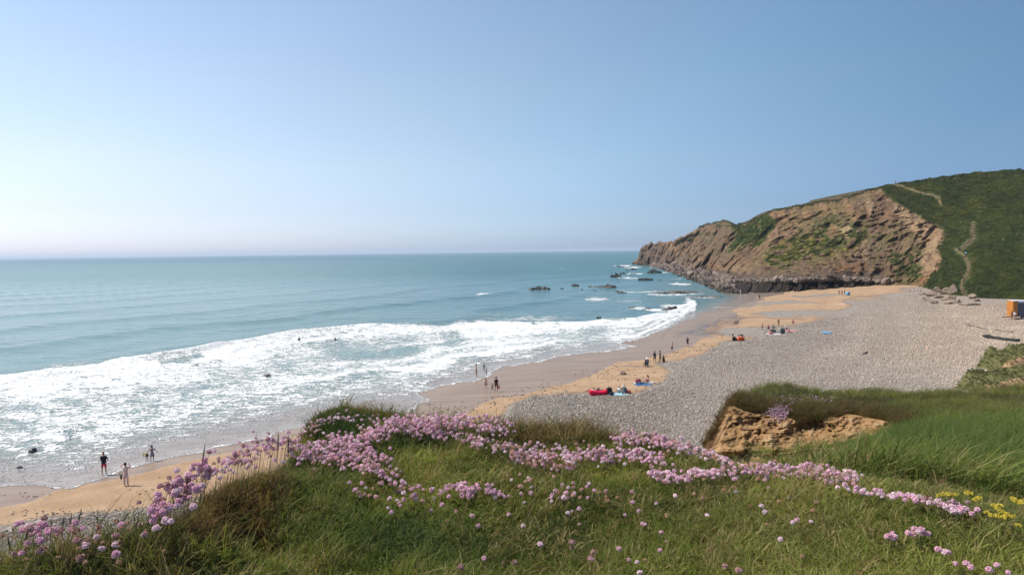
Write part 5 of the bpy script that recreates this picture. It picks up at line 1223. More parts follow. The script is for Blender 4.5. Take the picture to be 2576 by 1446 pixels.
def joints(pose, k, arms):
    """joint positions for a figure facing -Y, unit height 1.75 m"""
    J = {}
    if pose in ('stand', 'walk', 'lean'):
        st = 0.0 if pose == 'stand' else 0.22; ln = 0.0 if pose != 'lean' else -0.16
        J['pel'] = (0, 0, 0.93); J['wst'] = (0, ln*0.3, 1.07); J['cst'] = (0, ln*0.8, 1.29); J['nck'] = (0, ln, 1.47); J['hd0'] = (0, ln*1.15-.01, 1.56); J['hd1'] = (0, ln*1.25-0.015, 1.655)
        for s, n in ((-1, 'L'), (1, 'R')):
            f = -st*s*0.5
            J['hip'+n] = (0.09*s, 0, 0.90); J['kne'+n] = (0.105*s+0.02*s, f*0.55-0.02, 0.50); J['ank'+n] = (0.12*s+0.02*s, f, 0.085); J['toe'+n] = (0.15*s, f-0.17, 0.035)
            J['sho'+n] = (0.175*s, ln*0.92, 1.41)
    elif pose == 'sit':     # on the ground, knees up
        J['pel'] = (0, 0, 0.13); J['wst'] = (0, 0.02, 0.27); J['cst'] = (0, 0.0, 0.48); J['nck'] = (0, -0.05, 0.66); J['hd0'] = (0, -0.09, 0.75); J['hd1'] = (0, -0.10, 0.85)
        for s, n in ((-1, 'L'), (1, 'R')):
            J['hip'+n] = (0.09*s, -0.02, 0.12); J['kne'+n] = (0.14*s, -0.38, 0.42); J['ank'+n] = (0.13*s, -0.62, 0.08); J['toe'+n] = (0.15*s, -0.78, 0.04); J['sho'+n] = (0.17*s, -0.03, 0.60)
    elif pose == 'chair':
        J['pel'] = (0, 0, 0.42); J['wst'] = (0, 0.04, 0.56); J['cst'] = (0, 0.07, 0.78); J['nck'] = (0, 0.05, 0.96); J['hd0'] = (0, 0.02, 1.05); J['hd1'] = (0, 0.01, 1.15)
        for s, n in ((-1, 'L'), (1, 'R')):
            J['hip'+n] = (0.09*s, 0, 0.41); J['kne'+n] = (0.12*s, -0.42, 0.46); J['ank'+n] = (0.12*s, -0.46, 0.08); J['toe'+n] = (0.13*s, -0.63, 0.04); J['sho'+n] = (0.17*s, 0.06, 0.90)
    elif pose == 'lie':     # lying back, legs to -Y
        J['pel'] = (0, 0, 0.13); J['wst'] = (0, 0.14, 0.14); J['cst'] = (0, 0.36, 0.20); J['nck'] = (0, 0.54, 0.28); J['hd0'] = (0, 0.62, 0.33); J['hd1'] = (0, 0.71, 0.38)
        for s, n in ((-1, 'L'), (1, 'R')):
            J['hip'+n] = (0.09*s, -0.03, 0.12); J['kne'+n] = (0.12*s, -0.43, 0.26); J['ank'+n] = (0.11*s, -0.82, 0.08); J['toe'+n] = (0.13*s, -0.90, 0.2); J['sho'+n] = (0.17*s, 0.48, 0.24)
    elif pose == 'bend':
        J['pel'] = (0, 0.1, 0.90); J['wst'] = (0, -0.02, 0.99); J['cst'] = (0, -0.24, 1.0); J['nck'] = (0, -0.44, 0.93); J['hd0'] = (0, -0.53, 0.90); J['hd1'] = (0, -0.62, 0.86)
        for s, n in ((-1, 'L'), (1, 'R')):
            J['hip'+n] = (0.09*s, 0.1, 0.87); J['kne'+n] = (0.12*s, -0.03, 0.48); J['ank'+n] = (0.13*s, 0.04, 0.085); J['toe'+n] = (0.15*s, -0.12, 0.035); J['sho'+n] = (0.17*s, -0.38, 0.95)
    elif pose == 'crouch':
        J['pel'] = (0, 0.12, 0.34); J['wst'] = (0, 0.08, 0.47); J['cst'] = (0, -0.07, 0.64); J['nck'] = (0, -0.2, 0.78); J['hd0'] = (0, -0.27, 0.84); J['hd1'] = (0, -0.31, 0.93)
        for s, n in ((-1, 'L'), (1, 'R')):
            J['hip'+n] = (0.09*s, 0.1, 0.33); J['kne'+n] = (0.17*s, -0.26, 0.48); J['ank'+n] = (0.14*s, 0.0, 0.085); J['toe'+n] = (0.17*s, -0.17, 0.035); J['sho'+n] = (0.17*s, -0.15, 0.73)
    for s, n, a in ((-1, 'L', arms[0]), (1, 'R', arms[1])):
        S = Vector(J['sho'+n])
        e, w = {'down': ((0.05*s, 0.02, -0.29), (0.07*s, -0.05, -0.54)), 'hip': ((0.17*s, 0.08, -0.24), (0.02*s, -0.06, -0.40)), 'fwd': ((0.08*s, -0.12, -0.26), (0.10*s, -0.36, -0.28)),
                'out': ((0.17*s, -0.02, -0.23), (0.34*s, -0.05, -0.40)), 'head': ((0.24*s, -0.03, 0.05), (0.06*s, -0.10, 0.20)), 'up': ((0.14*s, -.02, 0.24), (0.20*s, -.04, 0.47)), 'knee': ((0.03*s, -0.2, -0.20), (-0.02*s, -0.42, -0.16)),
                'floor': ((0.10*s, 0.16, -0.24), (0.14*s, 0.22, -0.48)), 'reach': ((0.02*s, -0.10, -0.27), (0.0, -0.18, -0.52)), 'cross': ((0.06*s, -0.06, -0.26), (-0.12*s, -0.22, -0.22)), 'rest': ((0.10*s, -0.05, -0.12), (0.08*s, -0.3, -0.12))}[a]
        J['elb'+n] = tuple(S+Vector(e)); J['wri'+n] = tuple(S+Vector(w))
    return {a: Vector(b) for a, b in J.items()}
RADB = {'pel': 0.135, 'wst': 0.12, 'cst': 0.145, 'nck': 0.055, 'hd0': 0.075, 'hd1': 0.085, 'hip': 0.088, 'kne': 0.056, 'ank': 0.038, 'toe': 0.032, 'sho': 0.062, 'elb': 0.042, 'wri': 0.028}
def person(u, v, h, face, pose, label, top, bottom, skin='fair', hair=(0.03, 0.02, 0.015), arms=('down', 'down'), build=1.0, hat=None, at=None, group=None, dress=None, long_=False, sleeve=True, bare=False, wetsuit=None, longhair=False, fingers=True):
    k = h/1.75; p = Vector(gp(u, v)[0]) if at is None else Vector(at)
    o = empty('person', p, face); tag(o, label, 'person', group); o.scale = (k, k, k)
    child = h < 1.45
    J = joints(pose, k, arms); rb = dict(RADB)
    if child: rb['hd1'] = 0.105; rb['hd0'] = 0.09; rb['cst'] = .125; rb['wst'] = .11; rb['pel'] = .12
    order = ['pel', 'wst', 'cst', 'nck', 'hd0', 'hd1']; V_ = [J[n] for n in order]; E_ = [(0, 1), (1, 2), (2, 3), (3, 4), (4, 5)]; R_ = [rb[n]*(build if n in ('pel', 'wst', 'cst') else 1) for n in order]
    hdir = (J['hd1']-J['hd0']).normalized(); fwd = Vector((0, -1, 0)); fwd = (fwd-hdir*fwd.dot(hdir)).normalized()
    V_.append(J['hd1']+fwd*0.105+hdir*-0.02); E_.append((5, 6)); R_.append(0.018)       # nose
    V_.append(J['hd1']+hdir*0.07); E_.append((5, 7)); R_.append(rb['hd1']*0.78)
    def add(pos_, par, r): V_.append(Vector(pos_)); E_.append((par, len(V_)-1)); R_.append(r); return len(V_)-1
    for n in 'LR':
        a = add(J['hip'+n], 0, rb['hip']*(0.5+0.5*build)); b = add(J['hip'+n].lerp(J['kne'+n], 0.5), a, 0.075); b = add(J['kne'+n], b, rb['kne']); c = add(J['kne'+n].lerp(J['ank'+n], 0.35), b, 0.055); c = add(J['ank'+n], c, rb['ank']); add(J['toe'+n], c, rb['toe'])
        a = add(J['sho'+n], 2, rb['sho']); b = add(J['elb'+n], a, rb['elb']); c = add(J['wri'+n], b, rb['wri'])
        d = (J['wri'+n]-J['elb'+n]).normalized(); side = d.cross(Vector((0, 1, 0.2))).normalized(); nn = d.cross(side)
        if fingers:
            pl = add(J['wri'+n]+d*0.05, c, 0.026)
            for q, (ss_, ln) in enumerate(((-1.5, .075), (-0.5, .09), (0.5, .085), (1.5, .065))):
                f1 = add(J['wri'+n]+d*0.095+side*ss_*0.018, pl, 0.009); add(J['wri'+n]+d*(0.095+ln*0.75)+side*ss_*0.02+nn*0.025, f1, 0.0075)
            t1 = add(J['wri'+n]+d*0.05+side*0.042, c, 0.010); add(J['wri'+n]+d*0.09+side*0.055+nn*0.01, t1, 0.008)
    skin_obj('body', V_, E_, R_, SKIN[skin], o)
    hm = cloth(hair)
    # hair: cap over the skull
    bm = bmesh.new(); bmesh.ops.create_icosphere(bm, subdivisions=2, radius=1); Rr = rb['hd1']*1.42
    up = hdir; rt = fwd.cross(up)
    for vv in bm.verts:
        c = vv.co; q = rt*c.x*Rr*0.86+fwd*(-c.y)*Rr*0.98+up*c.z*Rr
        if -c.y > 0.35 and c.z < 0.45: q = q*0.72
        vv.co = J['hd1']+up*0.035-fwd*0.018+q*0.92
    if longhair:
        r = bmesh.ops.create_cone(bm, cap_ends=True, segments=8, radius1=0.05, radius2=0.09, depth=0.32)
        bmesh.ops.translate(bm, verts=r['verts'], vec=J['hd1']-fwd*0.075-up*0.14)
    bm_obj('hair', bm, hm, o, smooth=True)
    for sgn in (-1, 1):
        bm = bmesh.new(); bmesh.ops.create_icosphere(bm, subdivisions=1, radius=0.012); bm_obj('eye', bm, M_EYE, o, J['hd1']+fwd*(rb['hd1']+0.012)+rt*0.034*sgn+up*0.008)
    if hat:
        bm = bmesh.new(); r = bmesh.ops.create_cone(bm, cap_ends=True, segments=16, radius1=0.125, radius2=0.095, depth=0.11); r2 = bmesh.ops.create_cone(bm, cap_ends=True, segments=20, radius1=0.20, radius2=0.19, depth=0.012)
        bmesh.ops.translate(bm, verts=r2['verts'], vec=(0, -0.02, -0.055)); qt = up.to_track_quat('Z', 'Y').to_matrix().to_4x4(); bmesh.ops.transform(bm, matrix=Matrix.Translation(J['hd1']+up*0.09) @ qt, verts=bm.verts[:]); bm_obj('hat', bm, cloth(hat), o, smooth=False)
    if wetsuit:
        top = bottom = wetsuit; long_ = True; sleeve = 'long'
    if top is not None and not bare:
        V2 = [J['wst'].lerp(J['pel'], 0.75 if not dress else 0.5), J['wst'], J['cst'], J['cst'].lerp(J['nck'], 0.82)]; E2 = [(0, 1), (1, 2), (2, 3)]; R2 = [rb['pel']*build+.018, rb['wst']*build+.022, rb['cst']*build+.018, 0.085]
        for n in 'LR':
            a = len(V2); V2.append(J['sho'+n]); E2.append((2, a)); R2.append(0.078)
            if sleeve == 'long': V2.append(J['elb'+n]); E2.append((a, a+1)); R2.append(0.056); V2.append(J['elb'+n].lerp(J['wri'+n], 0.9)); E2.append((a+1, a+2)); R2.append(0.042)
            elif sleeve: V2.append(J['sho'+n].lerp(J['elb'+n], 0.62)); E2.append((a, a+1)); R2.append(0.066)
        skin_obj('wetsuit_top' if wetsuit else ('dress_top' if dress else 'shirt'), V2, E2, R2, cloth(top), o, 1)
    if bottom is not None:
        V2 = [J['pel'].lerp(J['wst'], 0.35), J['pel']]; E2 = [(0, 1)]; R2 = [rb['pel']*build+.014, rb['pel']*build+.018]
        for n in 'LR':
            a = len(V2); V2.append(J['hip'+n]); E2.append((1, a)); R2.append(0.108*(0.5+0.5*build)); V2.append(J['hip'+n].lerp(J['kne'+n], 0.5)); E2.append((a, a+1)); R2.append(0.095); V2.append(J['hip'+n].lerp(J['kne'+n], 0.86)); E2.append((a+1, a+2)); R2.append(0.088)
            if long_: V2.append(J['kne'+n]); E2.append((a+2, a+3)); R2.append(0.074); V2.append(J['kne'+n].lerp(J['ank'+n], 0.9)); E2.append((a+3, a+4)); R2.append(0.055 if wetsuit else 0.075)
        skin_obj('wetsuit_legs' if wetsuit else ('trousers' if long_ else 'shorts'), V2, E2, R2, cloth(bottom), o, 1)
    if dress:
        bm = bmesh.new(); n = 18; rings = [(J['cst'].z-0.02, 0.14), (J['wst'].z, 0.135), (J['pel'].z, 0.17), (J['kne'+'L'].z+0.1, 0.24)]; rows = []
        for zz, r in rings: rows.append([bm.verts.new((math.cos(i*6.283/n)*r*(1+0.08*math.sin(i*3)*(zz < 1)), math.sin(i*6.283/n)*r*0.8, zz)) for i in range(n)])
        for a, b in zip(rows, rows[1:]):
            for i in range(n): bm.faces.new((a[i], a[(i+1) % n], b[(i+1) % n], b[i]))
        bm_obj('skirt', bm, cloth(dress), o, smooth=True)
    return o
PI = math.pi
NAVY = (0.015, 0.02, 0.045); BLK = (0.015, 0.015, 0.017); RED = (0.42, 0.025, 0.045); WHT = (0.72, 0.70, 0.68); GREY = (0.16, 0.16, 0.18)
person(262, 1194, 1.80, PI+0.2, 'stand', 'man in a dark T-shirt and red shorts standing at the edge of the foam', (0.012, 0.02, 0.03), RED, 'fair', (0.25, 0.16, 0.12), ('hip', 'fwd'), 1.18)
wm = person(317, 1221, 1.70, PI-0.1, 'stand', 'woman in pale pink top and trousers with both hands raised to her head', (0.56, 0.44, 0.44), (0.58, 0.47, 0.47), 'tan', (0.015, 0.01, 0.01), ('head', 'head'), 0.95, long_=True, sleeve=True)
person(383, 1160, 1.32, PI+0.5, 'walk', 'child in a grey dress walking in the shallow water with arms out', (0.22, 0.2, 0.24), None, 'tan', (0.05, 0.025, 0.015), ('out', 'out'), 0.85, dress=(0.22, 0.2, 0.24))
person(370, 1158, 1.05, PI+1.2, 'bend', 'small child in yellow bending over the water beside the grey dress', (0.40, 0.36, 0.06), (0.06, 0.045, 0.03), 'tan', (0.02, 0.015, 0.01), ('reach', 'reach'), 0.9)
person(1198, 947, 1.70, PI-1.3, 'stand', 'person in long red shorts with bare back standing in the swash', None, (0.33, 0.06, 0.08), 'tan', (0.02, 0.015, 0.01), ('down', 'down'), 0.9)
person(1217, 935, 1.20, PI-1.0, 'walk', 'taller child in a black wetsuit walking in the foam', None, None, 'fair', (0.02, 0.015, 0.01), ('fwd', 'fwd'), 0.85, wetsuit=BLK)
person(1223, 942, 0.95, PI-1.2, 'stand', 'smaller child in a black wetsuit at the edge of the foam', None, None, 'fair', (0.03, 0.02, 0.01), ('down', 'fwd'), 0.85, wetsuit=(0.025, 0.03, 0.035))
person(1222, 977, 1.25, PI+0.3, 'walk', 'pale child in dark swim shorts on the wet sand', (0.55, 0.42, 0.34), (0.08, 0.08, 0.06), 'fair', (0.10, 0.05, 0.03), ('down', 'down'), 0.8)
person(1238, 983, 0.92, PI, 'walk', 'toddler walking between the pale child and the man in black', (0.3, 0.22, 0.17), (0.10, 0.09, 0.07), 'fair', (0.05, 0.02, 0.015), ('down', 'down'), 0.85)
man = person(1248, 985, 1.80, PI+0.15, 'walk', 'man in dark clothes on the wet sand carrying a red bag', (0.035, 0.018, 0.03), (0.045, 0.04, 0.025), 'tan', (0.02, 0.01, 0.02), ('down', 'down'), 1.15)
person(1646, 913, 1.75, PI+0.4, 'walk', 'person in a dark grey shirt and shorts beside the folding chair', (0.05, 0.055, 0.07), (0.12, 0.10, 0.11), 'tan', (0.025, 0.015, 0.01), ('down', 'out'), 1.0)
person(1660, 911, 1.72, PI+1.3, 'walk', 'slim person in dark brown swimwear facing left', (0.045, 0.03, 0.02), (0.035, 0.025, 0.02), 'dark', (0.02, 0.01, 0.01), ('down', 'down'), 0.85)
person(1690, 886, 1.70, PI+0.8, 'walk', 'woman in white top over a navy swimsuit on the wet sand', (0.60, 0.48, 0.50), NAVY, 'fair', (0.10, 0.07, 0.05), ('down', 'down'), 0.95)
person(1729, 873, 1.72, PI-0.5, 'stand', 'person in navy T-shirt and dark shorts standing where the sand turns dry', NAVY, (0.02, 0.015, 0.02), 'fair', (0.03, 0.02, 0.02), ('cross', 'cross'), 1.05)
# far people
person(1862, 739, 1.7, 0.3, 'stand', 'far person in white at the foot of the dark cliff', WHT, WHT, 'fair', fingers=False, long_=True)
person(1910, 753, 1.7, PI, 'stand', 'far person in dark clothes on the sand below the dark cliff', (0.06, 0.03, 0.02), (0.05, 0.025, 0.02), 'tan', fingers=False, long_=True)
for (u, v, c, l) in ((2110, 742, BLK, 'black'), (2117, 743, (0.06, 0.05, 0.12), 'purple'), (2124, 742, (0.12, 0.08, 0.08), 'brown')):
    person(u, v, 1.65, random.uniform(0, 6), 'stand', 'far person in %s in the little group by the blue shelter' % l, c, BLK, 'tan', fingers=False)
for (u, v, c, l) in ((2286, 733, (0.6, 0.35, 0.33), 'pink'), (2296, 733, WHT, 'white'), (2306, 732, (0.62, 0.55, 0.5), 'cream'), (2316, 734, (0.5, 0.14, 0.12), 'red')):
    person(u, v, 1.65, random.uniform(0, 6), 'sit', 'far person in %s sitting at the top of the cobbles below the scar' % l, c, GREY, 'fair', fingers=False)
# people on the cliff path
for (u, v, c, b, l) in ((2425, 646, (0.08, 0.33, 0.55), NAVY, 'person in a bright blue top at the head of the lower steps'), (2409, 632, (0.05, 0.03, 0.04), BLK, 'person in dark clothes at the bend between the flights of steps'),
                        (2250, 464, (0.25, 0.1, 0.1), BLK, 'person in red brown on the skyline at the top of the path'), (2257, 465, (0.5, 0.45, 0.45), GREY, 'person in pale grey on the skyline at the top of the path')):
    person(u, v, 1.75, 2.0, 'stand', l, c, b, 'fair', at=hpt(u, v)-Vector((0, 0.8, -0.1)), fingers=False, long_=True)
# group with the small child
person(1815, 850, 0.95, PI, 'stand', 'toddler in white and pink standing alone on the sand', WHT, (0.5, 0.3, 0.3), 'fair', (0.2, 0.12, 0.08))
person(1842, 851, 1.65, PI+1.5, 'bend', 'person in pale blue bending over beside the bags', (0.42, 0.50, 0.68), (0.10, 0.07, 0.16), 'fair', (0.15, 0.1, 0.1), ('reach', 'reach'), 1.05)
person(1866, 855, 1.72, PI+1.2, 'bend', 'person in dark navy bending over the orange bag', NAVY, BLK, 'tan', (0.02, 0.015, 0.03), ('reach', 'reach'), 1.1, long_=True)
# picnic group
person(1917, 831, 1.35, PI-0.6, 'stand', 'thin child standing left of the picnic group, shadow beside', None, (0.12, 0.03, 0.02), 'tan', (0.04, 0.02, 0.015))
person(1933, 828, 1.65, PI+0.3, 'sit', 'woman in magenta sitting at the left of the picnic group', (0.30, 0.02, 0.18), (0.25, 0.03, 0.15), 'fair', (0.06, 0.025, 0.015), ('knee', 'knee'), 1.3)
person(1943, 826, 1.65, 1.3, 'sit', 'person in grey sitting with bent knees beside the woman in magenta', GREY, (0.07, 0.03, 0.015), 'tan', (0.05, 0.05, 0.05), ('knee', 'knee'), 1.0)
person(1958, 821, 1.60, PI+2, 'stand', 'person in brown standing behind the picnic group with an arm out', (0.08, 0.045, 0.03), (0.12, 0.05, 0.03), 'tan', (0.10, 0.07, 0.03), ('out', 'down'), 0.95)
person(1979, 831, 1.70, PI+1, 'crouch', 'person in a white hat and top crouching at the right of the picnic group', WHT, (0.13, 0.03, 0.07), 'tan', (0.05, 0.03, 0.02), ('knee', 'knee'), 1.1, hat=(0.8, 0.8, 0.78))
person(1950, 836, 1.55, PI-1.4, 'lie', 'person in navy lying at the front of the picnic blanket', (0.03, 0.035, 0.12), (0.35, 0.45, 0.6), 'tan', (0.03, 0.02, 0.02), ('floor', 'rest'))
person(1983, 838, 1.55, 1.2, 'sit', 'person in purple sitting on the pink towel', (0.10, 0.04, 0.16), (0.45, 0.1, 0.12), 'fair', (0.03, 0.02, 0.02), ('floor', 'knee'))
person(1994, 813, 1.70, PI-0.4, 'sit', 'person in faded red sitting alone beyond the picnic group', (0.40, 0.17, 0.17), BLK, 'fair', (0.10, 0.06, 0.04), ('knee', 'knee'), 1.15)
# group on the blue towel
person(1630, 962, 1.70, -1.9, 'sit', 'dark haired person in a pink top sitting beside the blue towel', (0.50, 0.28, 0.28), (0.22, 0.03, 0.05), 'fair', (0.04, 0.015, 0.01), ('knee', 'floor'), 1.1, longhair=True)
person(1613, 966, 1.65, 1.9, 'lie', 'person in blue lying on the blue towel', (0.10, 0.15, 0.28), (0.06, 0.12, 0.22), 'tan', (0.03, 0.02, 0.015), ('rest', 'rest'))
person(1606, 958, 1.5, PI, 'lie', 'person in crimson lying behind the blue towel', (0.30, 0.02, 0.08), BLK, 'fair', (0.03, 0.015, 0.02), ('rest', 'rest'))
# chair sitter
person(1627, 922, 1.75, -0.5, 'chair', 'person in a white hat and navy jacket sitting in a folding chair', (0.03, 0.05, 0.09), BLK, 'fair', (0.3, 0.28, 0.25), ('rest', 'rest'), 1.3, hat=(0.8, 0.8, 0.8), long_=True, sleeve='long')
# by the red lounger
person(1557, 988, 1.60, -0.8, 'sit', 'person in white sitting at the left side of the pale blue towel', (0.62, 0.68, 0.75), (0.35, 0.55, 0.6), 'fair', (0.62, 0.45, 0.28), ('knee', 'knee'))
person(1566, 989, 1.72, 0.4, 'sit', 'person in a dark vest with pale cap sitting by the backpack', (0.015, 0.02, 0.03), (0.1, 0.2, 0.25), 'fair', (0.5, 0.4, 0.3), ('knee', 'knee'), 1.15, hat=(0.66, 0.58, 0.5))

# ---------------- red inflatable lounger and its two people
def build_lounger():
    p = Vector(gp(1504, 993)[0]); L = 47*p.y/F; o = empty('air_lounger', p, 0.02); tag(o, 'bright red inflatable lounger lying where the sand meets the cobbles', 'air lounger')
    mr = cloth((0.62, 0.01, 0.055))
    for s, n in ((-1, 'front'), (1, 'back')):
        K, N = 22, 14; vs_ = []
        for i in range(K):
            t = i/(K-1)*2-1; x = t*L/2; sag = 0.06*(1-t*t*1.1); r = 0.31*(1-0.25*abs(t)**6)*(1-0.55*max(0, abs(t)-0.9)*8)*(1-0.18*math.exp(-(t/0.42)**2))
            for j in range(N): a = j/N*6.2832; vs_.append((x, s*0.22+math.cos(a)*r*0.85, 0.30-sag*0.4+math.sin(a)*r+abs(t)**3*0.1))
        fs = [(i*N+j, i*N+(j+1) % N, (i+1)*N+(j+1) % N, (i+1)*N+j) for i in range(K-1) for j in range(N)]+[tuple(range(N))[::-1], tuple((K-1)*N+j for j in range(N))]
        me = bpy.data.meshes.new('air_tube'); me.from_pydata(vs_, [], fs); me.polygons.foreach_set('use_smooth', [True]*len(fs)); link('air_tube', me, mr, o)
    bm = bmesh.new(); box_bm(bm, (L/2+0.02, 0, 0.33), (0.12, 0.4, 0.16), 0, 0.03); bm_obj('rolled_end', bm, mr, o)
    a1 = person(0, 0, 1.7, -1.4, 'lie', 'person reclining at the left end of the red lounger', (0.5, 0.42, 0.33), (0.5, 0.4, 0.3), 'tan', (0.10, 0.04, 0.015), ('rest', 'rest'), at=p+Vector((-0.42*L/1.4, 0.05, 0.36)))
    a2 = person(0, 0, 1.7, 1.5, 'lie', 'person in dark grey reclining in the middle of the red lounger', (0.07, 0.07, 0.09), (0.06, 0.05, 0.06), 'fair', (0.02, 0.012, 0.015), ('rest', 'rest'), at=p+Vector((0.12*L, 0.05, 0.36)))
build_lounger()
# ---------------- towels, bags, boards
def towel(u, v, w, d, rz, mat, label, thick=0.03):
    p = Vector(gp(u, v)[0]); bm = bmesh.new(); bmesh.ops.create_grid(bm, x_segments=14, y_segments=14, size=0.5)
    for q in bm.verts: q.co = Vector((q.co.x*w, q.co.y*d, 0.05+0.035*mnoise.noise(Vector((q.co.x*4+u, q.co.y*4, v*1.0)))))
    me_n = 'towel'; o = bm_obj(me_n, bm, mat, None, p, True); o.rotation_euler.z = rz; so = o.modifiers.new('thick', 'SOLIDIFY'); so.thickness = thick; tag(o, label, 'towel'); return o
towel(1562, 991, 1.9, 1.2, 0.1, cloth((0.30, 0.55, 0.62)), 'pale blue towel between the backpack and the red ball')
towel(1540, 991, 1.3, 0.9, -0.1, cloth((0.66, 0.62, 0.66)), 'white towel between the black backpack and the pale blue towel')
towel(1617, 967, 2.0, 1.4, 0.2, cloth((0.05, 0.13, 0.28)), 'dark blue towel on the sand at the edge of the cobbles')
towel(1636, 962, 0.9, 0.7, 0.5, cloth((0.68, 0.66, 0.62)), 'small white towel behind the dark haired person')
towel(1995, 832, 2.8, 1.6, 0.1, cloth((0.62, 0.20, 0.20)), 'coral pink towel at the right of the picnic group')
towel(1958, 841, 4.4, 2.0, 0.05, cloth((0.50, 0.45, 0.42)), 'cream picnic blanket in front of the picnic group')
towel(2114, 765, 3.2, 2.0, 0.0, cloth((0.55, 0.40, 0.36)), 'far pink towel alone on the cobble strip')
def bag(u, v, s, col, label, cat='bag', kind='backpack'):
    p = Vector(gp(u, v)[0]) if not isinstance(u, Vector) else u; o = empty(kind, p, random.uniform(-.5, .5)); tag(o, label, cat); m_ = cloth(col)
    bm = bmesh.new(); bmesh.ops.create_cube(bm, size=1)
    bmesh.ops.subdivide_edges(bm, edges=bm.edges[:], cuts=3, use_grid_fill=True)
    for q in bm.verts:
        c = q.co.copy(); n = c.normalized()*0.56; q.co = c.lerp(n, 0.45); q.co = Vector((q.co.x*s[0], q.co.y*s[1], (q.co.z+0.48)*s[2])); q.co += Vector((0.04, 0.03, 0))*mnoise.noise(q.co*5)
    bm_obj('bag_body' if kind != 'ball' else 'ball_body', bm, m_, o, smooth=True)
    bm = bmesh.new(); r = bmesh.ops.create_circle(bm, segments=10, radius=0.12)
    bmesh.ops.rotate(bm, verts=r['verts'], cent=(0, 0, 0), matrix=Matrix.Rotation(PI/2, 3, 'X')); bmesh.ops.translate(bm, verts=r['verts'], vec=(0, 0, s[2])); me = bpy.data.meshes.new('strap'); bm.to_mesh(me); bm.free()
    st = link('strap', me, m_, o); sk = st.modifiers.new('skin', 'SKIN')
    for q in me.skin_vertices[0].data: q.radius = (0.018, 0.018)
    me.skin_vertices[0].data[0].use_root = True
    return o
bag(1532, 991, (0.62, 0.4, 0.78), BLK, 'black backpack standing at the right end of the red lounger')
bag(1538, 994, (0.5, 0.35, 0.35), (0.02, 0.025, 0.035), 'small dark bag in front of the black backpack')
bag(1580, 989, (0.55, 0.4, 0.36), (0.45, 0.08, 0.045), 'small red brown bag right of the pale blue towel')
bag(1571, 990, (0.42, 0.35, 0.75), (0.05, 0.10, 0.13), 'dark teal bag behind the person with the pale cap')
bag(1603, 963, (0.6, 0.4, 0.4), (0.35, 0.02, 0.06), 'crimson bag left of the blue towel')
bag(1599, 967, (0.4, 0.3, 0.3), (0.62, 0.55, 0.52), 'small pale bag left of the blue towel')
bag(1846, 857, (0.6, 0.4, 0.75), BLK, 'black bag on the cobbles below the bending person in pale blue')
bag(1863, 857, (1.3, 0.6, 0.7), (0.62, 0.09, 0.03), 'orange red bag in front of the person in navy')
bag(1855, 857, (1.2, 0.5, 0.42), (0.05, 0.025, 0.03), 'long dark bag left of the orange bag')
bag(1968, 840, (0.8, 0.5, 1.1), (0.03, 0.045, 0.05), 'dark green rucksack among the picnic group')
bag(1938, 842, (1.0, 0.5, 0.55), (0.50, 0.20, 0.17), 'pink bag at the left of the picnic blanket')
bag(1943, 836, (1.1, 0.6, 0.6), (0.10, 0.07, 0.05), 'brown bag behind the pink bag')
bag(2132, 743, (1.2, 1.0, 1.2), (0.16, 0.36, 0.50), 'far bright blue beach shelter beside the group of people', 'beach shelter', 'beach_shelter')
def carry():
    M = man.matrix_world; p = man.location+Vector((0.31, -0.15, 0.42)); bag(Vector(p), 0, (0.16, 0.2, 0.3), (0.40, 0.03, 0.03), 'small red bag hanging from the hand of the man in black', 'bag', 'hand_bag')
    p = wm.location+Vector((-0.33, 0, 0.52)); bag(Vector(p), 0, (0.13, 0.3, 0.36), (0.06, 0.055, 0.045), 'dark shoulder bag at the side of the woman with raised hands', 'bag', 'shoulder_bag')
carry()
def camp_chair():
    p = Vector(gp(1625, 922)[0]); o = empty('camping_chair', p, -0.5); tag(o, 'dark folding camping chair holding the person in a white hat', 'chair'); mf = cloth((0.02, 0.03, 0.05)); mm = simple('chair_tube', (0.1, 0.1, 0.1), 0.4)
    bm = bmesh.new(); box_bm(bm, (0, -0.05, 0.34), (0.55, 0.5, 0.04), 0, 0.01); bm_obj('seat', bm, mf, o)
    bm = bmesh.new(); box_bm(bm, (0, 0.26, 0.66), (0.58, 0.04, 0.62), 0, 0.01); bm_obj('backrest', bm, mf, o)
    for sx in (-1, 1):
        bm = bmesh.new(); box_bm(bm, (0.31*sx, -0.05, 0.56), (0.07, 0.5, 0.035), 0, 0.008); bm_obj('armrest', bm, mf, o)
        for sy in (-1, 1): bm = bmesh.new(); box_bm(bm, (0.29*sx, 0.24*sy-.02, 0.27), (0.03, 0.03, 0.56), 0, 0.004); bm_obj('leg', bm, mm, o)
camp_chair()
